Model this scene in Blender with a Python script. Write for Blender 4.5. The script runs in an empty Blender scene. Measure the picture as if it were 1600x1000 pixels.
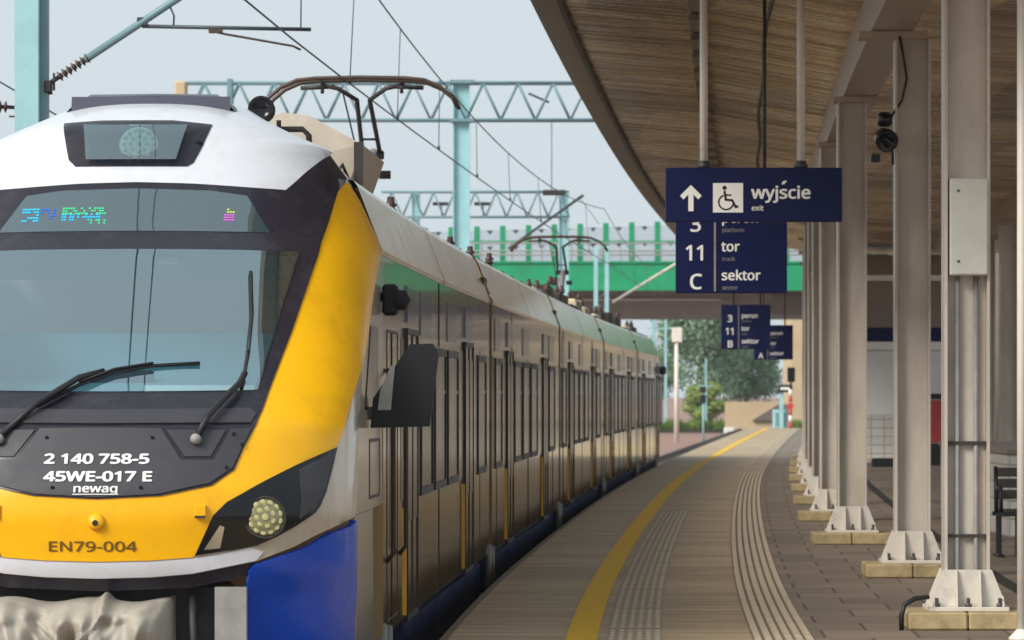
import bpy, bmesh, math, random
import numpy as np
from mathutils import Vector, Matrix
from mathutils.geometry import delaunay_2d_cdt
R = math.radians
random.seed(7)
sc = bpy.context.scene
COL = sc.collection

# ------------------------------------------------------------------ camera, sky, sun, exposure
EYE = 1.6                                   # eye height over the platform
cam_d = bpy.data.cameras.new('camera'); cam = bpy.data.objects.new('camera', cam_d); COL.objects.link(cam)
cam.location = (0, 0, EYE); cam.rotation_euler = (R(90), 0, 0)
cam_d.sensor_width = 36.0; cam_d.lens = 36.0 * 7000 / 1600
cam_d.shift_y = 115 / 1600
cam_d.clip_start = 0.5; cam_d.clip_end = 6000
cam_d.dof.use_dof = True; cam_d.dof.focus_distance = 27.5; cam_d.dof.aperture_fstop = 8.5
sc.camera = cam

HAZE = .00018
SUN_EL, SUN_AZ = 36, 228                    # degrees; azimuth the light comes from, clockwise from +Y
w = bpy.data.worlds.new('World'); sc.world = w; w.use_nodes = True
nt = w.node_tree; nt.nodes.clear()
sky = nt.nodes.new('ShaderNodeTexSky'); sky.sky_type = 'NISHITA'; sky.sun_disc = False
sky.sun_elevation = R(SUN_EL); sky.sun_rotation = R(SUN_AZ)
sky.air_density = 1.0; sky.dust_density = 4.0; sky.ozone_density = 1.0
mixc = nt.nodes.new('ShaderNodeMix'); mixc.data_type = 'RGBA'
mixc.inputs[0].default_value = 0.85
nt.links.new(sky.outputs[0], mixc.inputs[6]); mixc.inputs[7].default_value = (7.4, 8.35, 8.9, 1)   # overcast veil
bg = nt.nodes.new('ShaderNodeBackground'); bg.inputs[1].default_value = 0.10
out = nt.nodes.new('ShaderNodeOutputWorld')
nt.links.new(mixc.outputs[2], bg.inputs[0]); nt.links.new(bg.outputs[0], out.inputs[0])

sun_d = bpy.data.lights.new('sun', 'SUN'); sun_d.energy = 3.4; sun_d.angle = R(24); sun_d.color = (1.0, .95, .87)
sun = bpy.data.objects.new('sun', sun_d); COL.objects.link(sun); sun.location = (0, -20, 40)
az = R(SUN_AZ); el = R(SUN_EL)
to_sun = Vector((math.sin(az) * math.cos(el), math.cos(az) * math.cos(el), math.sin(el)))
sun.rotation_euler = to_sun.to_track_quat('Z', 'Y').to_euler()
sc.view_settings.view_transform = 'Standard'; sc.view_settings.look = 'None'
sc.view_settings.exposure = 0.0; sc.view_settings.gamma = 1.0
sc.render.film_transparent = False
sc.cycles.max_bounces = 8; sc.cycles.transparent_max_bounces = 12
sc.cycles.use_denoising = True

# ------------------------------------------------------------------ the line of the platform edge
SN = [(-200, .024), (20, .028), (30, .032), (40, .044), (50, .049), (70, .055), (97, .0655), (130, .0705), (180, .073), (2000, .073)]
_sy = [a for a, b in SN]; _sv = [b for a, b in SN]
def slope(y): return float(np.interp(y, _sy, _sv))
_ys = np.arange(-200, 1000.5, .5); _sl = np.interp(_ys, _sy, _sv)
_E = np.concatenate([[0], np.cumsum((_sl[1:] + _sl[:-1]) / 2 * .5)]); _E += -.436 - np.interp(29.1, _ys, _E)
def edge(y): return float(np.interp(y, _ys, _E))
def W(y, off, h):                            # along the line, sideways from the platform edge, height over the platform
    th = math.atan(slope(y))
    return Vector((edge(y) + off * math.cos(th), y - off * math.sin(th), h))
TC = -1.8                                    # track centre from the platform edge
Y0 = 25.3                                    # tip of the train nose

# ------------------------------------------------------------------ materials
MATS = {}
def mat(name, color, rough=.5, metal=0., var=.12, scale=3., bump=0., bscale=40., coat=0., spec=.5, stretch=(1, 1, 1), dirt=None, dscale=1.5, damt=.5):
    if name in MATS: return MATS[name]
    m = bpy.data.materials.new(name); m.use_nodes = True; t = m.node_tree; n = t.nodes
    b = n['Principled BSDF']
    b.inputs['Roughness'].default_value = rough; b.inputs['Metallic'].default_value = metal
    b.inputs['Coat Weight'].default_value = coat; b.inputs['Coat Roughness'].default_value = .08
    b.inputs['Specular IOR Level'].default_value = spec
    g = n.new('ShaderNodeNewGeometry'); mp = n.new('ShaderNodeMapping'); mp.inputs['Scale'].default_value = stretch
    t.links.new(g.outputs['Position'], mp.inputs[0])
    nz = n.new('ShaderNodeTexNoise'); nz.inputs['Scale'].default_value = scale; nz.inputs['Detail'].default_value = 6; nz.inputs['Roughness'].default_value = .65
    t.links.new(mp.outputs[0], nz.inputs['Vector'])
    r = n.new('ShaderNodeMapRange'); r.inputs[1].default_value = .3; r.inputs[2].default_value = .7
    r.inputs[3].default_value = 1 - var; r.inputs[4].default_value = 1 + var
    t.links.new(nz.outputs['Fac'], r.inputs[0])
    mx = n.new('ShaderNodeMix'); mx.data_type = 'RGBA'; mx.blend_type = 'MULTIPLY'; mx.inputs[0].default_value = 1
    mx.inputs[6].default_value = (*color, 1); t.links.new(r.outputs[0], mx.inputs[7])
    src = mx.outputs[2]
    if dirt:
        nd = n.new('ShaderNodeTexNoise'); nd.inputs['Scale'].default_value = dscale; nd.inputs['Detail'].default_value = 8; nd.inputs['Roughness'].default_value = .7
        t.links.new(mp.outputs[0], nd.inputs['Vector'])
        rd = n.new('ShaderNodeMapRange'); rd.inputs[1].default_value = .5; rd.inputs[2].default_value = .72; rd.inputs[4].default_value = damt
        t.links.new(nd.outputs['Fac'], rd.inputs[0])
        m2 = n.new('ShaderNodeMix'); m2.data_type = 'RGBA'; t.links.new(rd.outputs[0], m2.inputs[0])
        t.links.new(src, m2.inputs[6]); m2.inputs[7].default_value = (*dirt, 1); src = m2.outputs[2]
    t.links.new(src, b.inputs['Base Color'])
    rr = n.new('ShaderNodeMapRange'); rr.inputs[1].default_value = .3; rr.inputs[2].default_value = .7
    rr.inputs[3].default_value = max(.02, rough * .85); rr.inputs[4].default_value = min(1, rough * 1.15)
    t.links.new(nz.outputs['Fac'], rr.inputs[0]); t.links.new(rr.outputs[0], b.inputs['Roughness'])
    if bump:
        nb = n.new('ShaderNodeTexNoise'); nb.inputs['Scale'].default_value = bscale; nb.inputs['Detail'].default_value = 4
        t.links.new(mp.outputs[0], nb.inputs['Vector'])
        bp = n.new('ShaderNodeBump'); bp.inputs['Strength'].default_value = bump; bp.inputs['Distance'].default_value = .01
        t.links.new(nb.outputs['Fac'], bp.inputs['Height']); t.links.new(bp.outputs[0], b.inputs['Normal'])
    MATS[name] = m
    return m

def mat_pavers(name, c1, c2, mortar, bw, bh, msize, offset=.5, rough=.75, dirt=(.06, .05, .04), damt=.5, spec=.4):
    """slabs in metres: UV u = across the platform, v = along the platform"""
    m = bpy.data.materials.new(name); m.use_nodes = True; t = m.node_tree; n = t.nodes; b = n['Principled BSDF']
    uv = n.new('ShaderNodeUVMap')
    br = n.new('ShaderNodeTexBrick'); br.offset = offset; br.inputs['Scale'].default_value = 1
    br.inputs['Brick Width'].default_value = bw; br.inputs['Row Height'].default_value = bh
    br.inputs['Mortar Size'].default_value = msize; br.inputs['Mortar Smooth'].default_value = .3
    br.inputs['Color1'].default_value = (*c1, 1); br.inputs['Color2'].default_value = (*c2, 1); br.inputs['Mortar'].default_value = (*mortar, 1)
    t.links.new(uv.outputs[0], br.inputs['Vector'])
    mp = n.new('ShaderNodeMapping'); mp.inputs['Scale'].default_value = (.6, 2.2, 1); t.links.new(uv.outputs[0], mp.inputs[0])
    nz = n.new('ShaderNodeTexNoise'); nz.inputs['Scale'].default_value = 1.1; nz.inputs['Detail'].default_value = 8; nz.inputs['Roughness'].default_value = .7
    t.links.new(mp.outputs[0], nz.inputs['Vector'])
    rd = n.new('ShaderNodeMapRange'); rd.inputs[1].default_value = .48; rd.inputs[2].default_value = .75; rd.inputs[4].default_value = damt
    t.links.new(nz.outputs['Fac'], rd.inputs[0])
    m2 = n.new('ShaderNodeMix'); m2.data_type = 'RGBA'; t.links.new(rd.outputs[0], m2.inputs[0])
    t.links.new(br.outputs['Color'], m2.inputs[6]); m2.inputs[7].default_value = (*dirt, 1)
    n2 = n.new('ShaderNodeTexNoise'); n2.inputs['Scale'].default_value = 60; n2.inputs['Detail'].default_value = 5; t.links.new(uv.outputs[0], n2.inputs['Vector'])
    r2 = n.new('ShaderNodeMapRange'); r2.inputs[1].default_value = .3; r2.inputs[2].default_value = .7; r2.inputs[3].default_value = .8; r2.inputs[4].default_value = 1.2
    t.links.new(n2.outputs['Fac'], r2.inputs[0])
    m3 = n.new('ShaderNodeMix'); m3.data_type = 'RGBA'; m3.blend_type = 'MULTIPLY'; m3.inputs[0].default_value = 1
    t.links.new(m2.outputs[2], m3.inputs[6]); t.links.new(r2.outputs[0], m3.inputs[7]); t.links.new(m3.outputs[2], b.inputs['Base Color'])
    b.inputs['Roughness'].default_value = rough; b.inputs['Specular IOR Level'].default_value = spec
    bp = n.new('ShaderNodeBump'); bp.inputs['Strength'].default_value = .5; bp.inputs['Distance'].default_value = .004
    bp.invert = True
    t.links.new(br.outputs['Fac'], bp.inputs['Height'])
    bp2 = n.new('ShaderNodeBump'); bp2.inputs['Strength'].default_value = .25; bp2.inputs['Distance'].default_value = .003
    t.links.new(n2.outputs['Fac'], bp2.inputs['Height']); t.links.new(bp.outputs[0], bp2.inputs['Normal']); t.links.new(bp2.outputs[0], b.inputs['Normal'])
    return m

def mat_glass(name, tint, refl=.25, rough=.02, trans=.8, body=None, gcol=(.9, .95, 1)):
    m = bpy.data.materials.new(name); m.use_nodes = True; t = m.node_tree; n = t.nodes; n.clear()
    o = n.new('ShaderNodeOutputMaterial')
    tr = n.new('ShaderNodeBsdfTransparent'); tr.inputs[0].default_value = (*tint, 1)
    gl = n.new('ShaderNodeBsdfGlossy'); gl.inputs['Color'].default_value = (*gcol, 1); gl.inputs['Roughness'].default_value = rough
    df = n.new('ShaderNodeBsdfDiffuse'); df.inputs[0].default_value = (*(body or tint), 1)
    fr = n.new('ShaderNodeFresnel'); fr.inputs[0].default_value = 1.5
    ad = n.new('ShaderNodeMath'); ad.operation = 'ADD'; ad.inputs[1].default_value = refl; ad.use_clamp = True
    t.links.new(fr.outputs[0], ad.inputs[0])
    a = n.new('ShaderNodeMixShader'); a.inputs[0].default_value = trans
    t.links.new(df.outputs[0], a.inputs[1]); t.links.new(tr.outputs[0], a.inputs[2])
    c = n.new('ShaderNodeMixShader'); t.links.new(ad.outputs[0], c.inputs[0]); t.links.new(a.outputs[0], c.inputs[1]); t.links.new(gl.outputs[0], c.inputs[2])
    t.links.new(c.outputs[0], o.inputs[0])
    return m

def mat_emit(name, color, strength):
    m = bpy.data.materials.new(name); m.use_nodes = True; b = m.node_tree.nodes['Principled BSDF']
    b.inputs['Base Color'].default_value = (*[c * .3 for c in color], 1)
    b.inputs['Emission Color'].default_value = (*color, 1); b.inputs['Emission Strength'].default_value = strength
    return m

def mat_leaf(name, c1, c2):
    m = bpy.data.materials.new(name); m.use_nodes = True; t = m.node_tree; n = t.nodes; b = n['Principled BSDF']
    g = n.new('ShaderNodeNewGeometry'); nz = n.new('ShaderNodeTexNoise'); nz.inputs['Scale'].default_value = .55; nz.inputs['Detail'].default_value = 5
    t.links.new(g.outputs['Position'], nz.inputs['Vector'])
    mx = n.new('ShaderNodeMix'); mx.data_type = 'RGBA'; mx.inputs[6].default_value = (*c1, 1); mx.inputs[7].default_value = (*c2, 1)
    ad = n.new('ShaderNodeMath'); ad.operation = 'MULTIPLY_ADD'; ad.inputs[1].default_value = .5; t.links.new(g.outputs['Random Per Island'], ad.inputs[0])
    sb = n.new('ShaderNodeMath'); sb.operation = 'SUBTRACT'; sb.inputs[1].default_value = .25; t.links.new(nz.outputs['Fac'], sb.inputs[0])
    t.links.new(sb.outputs[0], ad.inputs[2]); t.links.new(ad.outputs[0], mx.inputs[0]); t.links.new(mx.outputs[2], b.inputs['Base Color'])
    b.inputs['Roughness'].default_value = .6; b.inputs['Specular IOR Level'].default_value = .3
    return m

M = dict(
    yellow=mat('yellow_paint', (.92, .47, .001), .38, var=.06, scale=2, coat=.15, spec=.35, bump=.03, bscale=6, dirt=(.5, .2, .01), dscale=3, damt=.35),
    white=mat('white_paint', (.67, .69, .74), .3, var=.05, scale=3, coat=.3, dirt=(.5, .48, .47), dscale=4, damt=.35),
    silver=mat('silver_beige_paint', (.50, .44, .36), .22, var=.10, scale=1.5, coat=.5, bump=.05, bscale=3, stretch=(1, 1, .25), dirt=(.28, .20, .12), dscale=2, damt=.5, spec=.6),
    side=mat('car_side_paint', (.36, .25, .125), .10, var=.3, scale=1.3, coat=.6, bump=.14, bscale=3.2, stretch=(1, 1, .2), dirt=(.24, .16, .08), dscale=1.2, damt=.6, spec=.6),
    cream=mat('cream_roof_paint', (.95, .76, .48), .13, metal=.5, var=.08, scale=2, bump=.03, bscale=3, dirt=(.36, .29, .20), dscale=2.5, damt=.4),
    hood=mat('hood_grey_paint', (.050, .052, .085), .5, var=.1),
    mask=mat('black_front_paint', (.022, .020, .030), .26, var=.1, coat=.12, spec=.3, dirt=(.08, .07, .08), dscale=5, damt=.4),
    panel=mat('dark_grey_panel', (.042, .041, .050), .55, var=.12, scale=6, bump=.05, bscale=60),
    blue=mat('blue_paint', (.003, .062, .50), .28, var=.06, scale=2, coat=.3, dirt=(.006, .04, .26), dscale=3, damt=.25, spec=.35),
    navy=mat('navy_skirt_paint', (.020, .046, .16), .35, var=.25, scale=4, dirt=(.05, .04, .03), dscale=4, damt=.6),
    black=mat('black_rubber', (.012, .012, .014), .5, var=.2),
    blackgl=mat('black_gloss', (.007, .007, .010), .14, var=.1, coat=.1, spec=.35),
    dark=mat('dark_steel', (.035, .031, .030), .55, var=.3, scale=8, dirt=(.07, .04, .02), dscale=6),
    copper=mat('brown_carbon_strip', (.085, .055, .04), .45, metal=.3, var=.3, scale=10),
    winband=mat('window_band_brown', (.085, .066, .048), .12, var=.2, scale=2, spec=.5),
    mirrorblack=mat('matte_black_plastic', (.014, .014, .018), .55, var=.15, spec=.25),
    winglass=mat('dark_window_glass', (.022, .020, .018), .16, var=.05, bump=.12, bscale=2.5, stretch=(1, 1, .2), spec=.7),
    bluepanel=mat('blue_grey_panel', (.10, .12, .18), .12, var=.3, scale=4, spec=.6),
    glasslens=mat_glass('lamp_glass', (.75, .8, .8), .06, .02, .92),
    windshield=mat_glass('windshield_glass', (.72, .93, .97), .30, .015, .94, (.25, .42, .47), (.80, .95, 1.0)),
    tealglass=mat_glass('display_glass', (.50, .72, .76), .14, .03, .75, (.16, .27, .30)),
    chrome=mat('reflector_metal', (.72, .72, .66), .25, metal=1, var=.1),
    led=mat('lamp_led_yellow', (.46, .44, .20), .3, var=.25, scale=60),
    lampwhite=mat('lamp_lens_pale', (.75, .74, .66), .25, var=.2, scale=30), lampolive=mat('lamp_lens_olive', (.20, .195, .10), .15, var=.4, scale=40),
    interior=mat('cab_interior_pale', (.86, .88, .86), .6, var=.08),
    visor=mat('visor_grey', (.30, .34, .35), .6, var=.08),
    interior2=mat('cab_interior_teal', (.14, .34, .42), .5, var=.1),
    cabcream=mat('cabinet_cream_paint', (.56, .49, .40), .5, var=.08, dirt=(.36, .30, .22), dscale=4),
    tarp=mat('grey_tarpaulin', (.38, .345, .29), .55, var=.18, scale=5, bump=.25, bscale=14, dirt=(.22, .18, .13), dscale=4, damt=.5),
    greysteel=mat('grey_steel', (.28, .27, .26), .5, var=.2, scale=6),
    lettwhite=mat('white_lettering', (.80, .80, .80), .5, var=.03),
    lettbrown=mat('dark_lettering', (.15, .075, .004), .5, var=.05),
    cyan=mat_emit('led_cyan', (.0, .55, .9), 1.0), ledblue=mat_emit('led_blue', (.0, .12, .8), .9), green=mat_emit('led_green', (.05, .8, .30), .8),
    magenta=mat_emit('led_magenta', (.75, .15, .75), .8), ledyellow=mat_emit('led_yellow', (.7, .8, .1), .8),
    column=mat('column_paint', (.58, .515, .445), .42, var=.14, scale=2.5, stretch=(1, 1, .3), dirt=(.25, .19, .13), dscale=2, damt=.5),
    colwhite=mat('column_foot_paint', (.68, .63, .56), .45, var=.12, scale=6, dirt=(.25, .19, .13), dscale=6, damt=.55),
    stone=mat('yellow_stone', (.42, .32, .17), .8, var=.25, scale=7, bump=.3, bscale=40, dirt=(.17, .12, .06), dscale=5, damt=.7),
    bolt=mat('bolt_steel', (.10, .09, .09), .5, metal=.5),
    ceiling=None,
    beam=mat('beam_paint', (.44, .35, .26), .45, var=.15, scale=1.5, dirt=(.15, .11, .07), dscale=1.5),
    fascia=mat('fascia_metal', (.20, .155, .115), .5, var=.3, scale=3, dirt=(.08, .06, .045), dscale=5, damt=.6, bump=.2, bscale=12),
    signblue=mat('sign_navy', (.003, .007, .060), .5, var=.06, spec=.25),
    signwhite=mat('sign_white', (.86, .85, .80), .5, var=.05),
    polewhite=mat('white_pole_paint', (.82, .76, .68), .4, var=.1, scale=5, dirt=(.4, .33, .26), dscale=5, damt=.4),
    boxwhite=mat('grey_white_box', (.62, .62, .55), .45, var=.07, scale=4),
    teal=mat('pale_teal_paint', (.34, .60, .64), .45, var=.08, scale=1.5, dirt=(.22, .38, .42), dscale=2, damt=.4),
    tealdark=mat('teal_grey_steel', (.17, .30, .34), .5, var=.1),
    wire=mat('catenary_wire', (.07, .09, .11), .5, metal=.5),
    insul=mat('brown_insulator', (.075, .042, .035), .25, var=.3, scale=20),
    greenp=mat('green_girder_paint', (.0, .33, .14), .5, var=.2, scale=.5, dirt=(.02, .2, .11), dscale=.4, damt=.5),
    greenpost=mat('green_post_paint', (.004, .30, .13), .5, var=.1),
    acryl=mat_glass('barrier_acrylic', (.93, .95, .96), .02, .1, .80, (.62, .66, .70)),
    bird=mat('black_bird_film', (.03, .03, .04), .6),
    concrete=mat('brown_concrete', (.25, .21, .18), .85, var=.15, scale=.4, dirt=(.12, .10, .09), dscale=.3, damt=.6),
    concdark=mat('dark_concrete', (.16, .135, .12), .85, var=.2, scale=.4),
    rail=mat('rail_steel', (.13, .09, .07), .45, metal=.5, var=.2),
    ballast=mat('pinkish_ballast', (.34, .215, .175), .95, var=.35, scale=5, bump=.8, bscale=14, spec=.2),
    tan=mat('tan_wall', (.60, .46, .29), .85, var=.1, scale=.6),
    kiosk=mat('white_panel', (.78, .76, .73), .4, var=.05, scale=1),
    kioskbrown=mat('brown_panel', (.25, .20, .165), .5, var=.12, scale=1),
    tile=None,
    red=mat('red_paint', (.55, .06, .06), .4),
    asphalt=mat('dark_drain', (.022, .020, .018), .6, var=.3, scale=8),
    yellowline=mat('yellow_line_paint', (.80, .47, .008), .7, var=.12, scale=6, dirt=(.45, .26, .03), dscale=5, damt=.4, spec=.3),
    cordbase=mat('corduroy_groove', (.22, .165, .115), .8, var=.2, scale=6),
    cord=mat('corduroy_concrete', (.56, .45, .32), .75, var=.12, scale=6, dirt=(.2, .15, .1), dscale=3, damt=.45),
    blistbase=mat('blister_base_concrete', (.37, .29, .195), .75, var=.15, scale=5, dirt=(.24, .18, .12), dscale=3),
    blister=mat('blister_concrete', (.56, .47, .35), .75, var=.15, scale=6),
    platedge=mat('platform_wall_concrete', (.16, .14, .12), .9, var=.2, scale=3),
    bark=mat('bark', (.09, .07, .05), .9, var=.3, scale=4),
    leafd=mat_leaf('leaves_dark', (.13, .24, .14), (.24, .38, .22)),  # leaf colours lightened to stand in for distance haze
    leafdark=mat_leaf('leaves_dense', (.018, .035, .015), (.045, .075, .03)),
    leafl=mat_leaf('leaves_light', (.15, .25, .05), (.29, .37, .10)),
    leafg=mat_leaf('grass_blades', (.05, .14, .015), (.17, .24, .03)),
    bench=mat('bench_black', (.015, .014, .014), .4), benchwood=mat('bench_slat', (.06, .045, .038), .5, var=.2),
    skin=None,
)
M['slab'] = mat_pavers('edge_slabs', (.53, .395, .245), (.395, .285, .165), (.15, .105, .062), 2.06, .50, .016, 0, .62, dirt=(.20, .15, .10), damt=.8)
M['pave'] = mat_pavers('grey_pavers', (.25, .19, .14), (.18, .135, .10), (.10, .076, .056), .62, .95, .014, .5, .7, dirt=(.12, .095, .075), damt=.7)
M['tile'] = mat_pavers('white_tiles', (.66, .64, .61), (.60, .58, .56), (.36, .33, .30), .3, .2, .014, 0, .3, dirt=(.5, .47, .43), damt=.3)

def make_ceiling_mat():
    m = bpy.data.materials.new('ribbed_ceiling_metal'); m.use_nodes = True; t = m.node_tree; n = t.nodes; b = n['Principled BSDF']
    g = n.new('ShaderNodeNewGeometry')
    mp = n.new('ShaderNodeMapping'); mp.inputs['Scale'].default_value = (.35, 1.0, .35); t.links.new(g.outputs['Position'], mp.inputs[0])
    nz = n.new('ShaderNodeTexNoise'); nz.inputs['Scale'].default_value = .9; nz.inputs['Detail'].default_value = 7; nz.inputs['Roughness'].default_value = .7
    t.links.new(mp.outputs[0], nz.inputs[0])
    cr = n.new('ShaderNodeValToRGB'); cr.color_ramp.elements[0].position = .35; cr.color_ramp.elements[0].color = (.44, .30, .15, 1)
    cr.color_ramp.elements[1].position = .68; cr.color_ramp.elements[1].color = (1.0, .82, .56, 1)  # pale end of the ramp paints highlight streaks into the base colour
    t.links.new(nz.outputs['Fac'], cr.inputs[0])
    mp3 = n.new('ShaderNodeMapping'); mp3.inputs['Scale'].default_value = (.5, 5.5, .5); t.links.new(g.outputs['Position'], mp3.inputs[0])
    n3 = n.new('ShaderNodeTexNoise'); n3.inputs['Scale'].default_value = 1.0; n3.inputs['Detail'].default_value = 4; t.links.new(mp3.outputs[0], n3.inputs[0])
    rg_ = n.new('ShaderNodeMapRange'); rg_.inputs[1].default_value = .35; rg_.inputs[2].default_value = .68; rg_.inputs[3].default_value = .12; rg_.inputs[4].default_value = .42
    t.links.new(n3.outputs['Fac'], rg_.inputs[0]); t.links.new(rg_.outputs[0], b.inputs['Roughness'])
    # sheet to sheet differences
    mp2 = n.new('ShaderNodeMapping'); mp2.inputs['Scale'].default_value = (.8, .25, 0); t.links.new(g.outputs['Position'], mp2.inputs[0])
    vo = n.new('ShaderNodeTexVoronoi'); vo.inputs['Scale'].default_value = 1; vo.inputs['Randomness'].default_value = .2; t.links.new(mp2.outputs[0], vo.inputs['Vector'])
    sp = n.new('ShaderNodeSeparateColor'); t.links.new(vo.outputs['Color'], sp.inputs[0])
    r = n.new('ShaderNodeMapRange'); r.inputs[3].default_value = .62; r.inputs[4].default_value = 1.1; t.links.new(sp.outputs[0], r.inputs[0])
    mx = n.new('ShaderNodeMix'); mx.data_type = 'RGBA'; mx.blend_type = 'MULTIPLY'; mx.inputs[0].default_value = 1
    t.links.new(cr.outputs[0], mx.inputs[6]); t.links.new(r.outputs[0], mx.inputs[7]); t.links.new(mx.outputs[2], b.inputs['Base Color'])
    b.inputs['Metallic'].default_value = .7
    return m
M['ceiling'] = make_ceiling_mat()

# ------------------------------------------------------------------ mesh helpers
class MB:
    def __init__(s): s.v = []; s.f = []; s.uv = None; s.smooth = []
    def add(s, vs, fs, smooth=False):
        o = len(s.v); s.v += [Vector(p) for p in vs]; s.f += [tuple(i + o for i in f) for f in fs]; s.smooth += [smooth] * len(fs); return s
    def hexa(s, c):                          # eight corners, bottom ring then top ring
        return s.add(c, [(3, 2, 1, 0), (4, 5, 6, 7), (0, 1, 5, 4), (1, 2, 6, 5), (2, 3, 7, 6), (3, 0, 4, 7)])
    def box(s, x0, x1, y0, y1, z0, z1, f=None):
        c = [(x0, y0, z0), (x1, y0, z0), (x1, y1, z0), (x0, y1, z0), (x0, y0, z1), (x1, y0, z1), (x1, y1, z1), (x0, y1, z1)]
        return s.hexa([f(*p) for p in c] if f else c)
    def bbox(s, x0, x1, y0, y1, z0, z1, b=.01, f=None):   # box with chamfered edges
        o = len(s.v); P = []
        for ax in range(3):
            pass
        xs, ys, zs = (x0, x1), (y0, y1), (z0, z1); idx = {}
        vs = []
        for i in (0, 1):
            for j in (0, 1):
                for k in (0, 1):
                    sx, sy, sz = (1 if i == 0 else -1), (1 if j == 0 else -1), (1 if k == 0 else -1)
                    for a in range(3):
                        p = [xs[i] + sx * b, ys[j] + sy * b, zs[k] + sz * b]
                        p[a] = (xs[i], ys[j], zs[k])[a]
                        idx[(i, j, k, a)] = len(vs); vs.append(p)
        fs = []
        for a in range(3):
            for e in (0, 1):
                ring = []
                u, w_ = [q for q in range(3) if q != a]
                for (p, q) in ((0, 0), (1, 0), (1, 1), (0, 1)):
                    key = [0, 0, 0]; key[a] = e; key[u] = p; key[w_] = q; ring.append(idx[(*key, a)])
                fs.append(tuple(ring))
        for a in range(3):
            u, w_ = [q for q in range(3) if q != a]
            for p in (0, 1):
                for q in (0, 1):
                    k0 = [0, 0, 0]; k1 = [0, 0, 0]; k0[a] = 0; k1[a] = 1; k0[u] = k1[u] = p; k0[w_] = k1[w_] = q
                    fs.append((idx[(*k0, u)], idx[(*k1, u)], idx[(*k1, w_)], idx[(*k0, w_)]))
        for i in (0, 1):
            for j in (0, 1):
                for k in (0, 1):
                    fs.append(tuple(idx[(i, j, k, a)] for a in range(3)))
        return s.add([f(*p) for p in vs] if f else vs, fs)
    def pbox(s, y0, y1, o0, o1, h0, h1, step=2.):           # a box that follows the line
        n = max(1, int(math.ceil((y1 - y0) / step))); ring = []
        for i in range(n + 1):
            y = y0 + (y1 - y0) * i / n
            ring.append([W(y, o0, h0), W(y, o1, h0), W(y, o1, h1), W(y, o0, h1)])
        vs = [p for r in ring for p in r]; fs = [(0, 1, 2, 3), tuple(4 * n + k for k in (3, 2, 1, 0))]
        for i in range(n):
            for k in range(4):
                a, b = 4 * i + k, 4 * i + (k + 1) % 4; fs.append((a, a + 4, b + 4, b))
        return s.add(vs, fs)
    def tube(s, pts, r, n=8, r1=None):
        pts = [Vector(p) for p in pts]; rings = []
        up = None
        for i, p in enumerate(pts):
            d = (pts[min(i + 1, len(pts) - 1)] - pts[max(i - 1, 0)]).normalized()
            if up is None: up = Vector((0, 0, 1)) if abs(d.z) < .9 else Vector((1, 0, 0))
            a = d.cross(up).normalized(); b = a.cross(d).normalized(); up = b
            rr = r if r1 is None else r + (r1 - r) * i / (len(pts) - 1)
            rings.append([p + (a * math.cos(t) + b * math.sin(t)) * rr for t in [2 * math.pi * k / n for k in range(n)]])
        vs = [q for g in rings for q in g]; fs = []
        for i in range(len(pts) - 1):
            for k in range(n):
                fs.append((i * n + k, i * n + (k + 1) % n, (i + 1) * n + (k + 1) % n, (i + 1) * n + k))
        s.add(vs, fs, True)
        m = len(s.v) - len(vs)
        s.f += [tuple(m + k for k in range(n - 1, -1, -1)), tuple(m + (len(pts) - 1) * n + k for k in range(n))]; s.smooth += [False, False]
        return s
    def prism(s, poly, o, ux, uy, d):        # 2D outline at o with axes ux, uy, thickened by vector d
        o, ux, uy, d = Vector(o), Vector(ux), Vector(uy), Vector(d); n = len(poly)
        vs = [o + ux * a + uy * b for a, b in poly]; vs += [p + d for p in vs]
        return s.add(vs, [tuple(range(n - 1, -1, -1)), tuple(range(n, 2 * n))] + [(i, (i + 1) % n, n + (i + 1) % n, n + i) for i in range(n)])
    def disc(s, c, ux, uy, r, d, n=20):
        return s.prism([(r * math.cos(2 * math.pi * k / n), r * math.sin(2 * math.pi * k / n)) for k in range(n)], c, ux, uy, d)
    def lathe(s, prof, c, ax, n=20):         # prof: (radius, distance along ax)
        c, ax = Vector(c), Vector(ax).normalized(); up = Vector((0, 0, 1)) if abs(ax.z) < .9 else Vector((1, 0, 0))
        a = ax.cross(up).normalized(); b = ax.cross(a); vs = []; fs = []
        for r, z in prof:
            for k in range(n):
                t = 2 * math.pi * k / n; vs.append(c + ax * z + (a * math.cos(t) + b * math.sin(t)) * r)
        for i in range(len(prof) - 1):
            for k in range(n): fs.append((i * n + k, i * n + (k + 1) % n, (i + 1) * n + (k + 1) % n, (i + 1) * n + k))
        fs.append(tuple(range(n))); fs.append(tuple((len(prof) - 1) * n + k for k in range(n)))
        return s.add(vs, fs, True)
    def grid(s, rows, smooth=True, flip=False):
        n = len(rows[0]); vs = [p for r in rows for p in r]; fs = []
        for i in range(len(rows) - 1):
            for k in range(n - 1):
                f = (i * n + k, i * n + k + 1, (i + 1) * n + k + 1, (i + 1) * n + k); fs.append(f[::-1] if flip else f)
        return s.add(vs, fs, smooth)
    def ribbon(s, pts, wd, o, ux, uy, d):    # flat stroke of a drawn line
        for (a, b) in zip(pts[:-1], pts[1:]):
            a, b = Vector((a[0], a[1])), Vector((b[0], b[1])); t = (b - a).normalized() * wd / 2; nn = Vector((-t.y, t.x))
            q = [a - t * .6 - nn, b + t * .6 - nn, b + t * .6 + nn, a - t * .6 + nn]
            s.prism([(p.x, p.y) for p in q], o, ux, uy, d)
        return s
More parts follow.
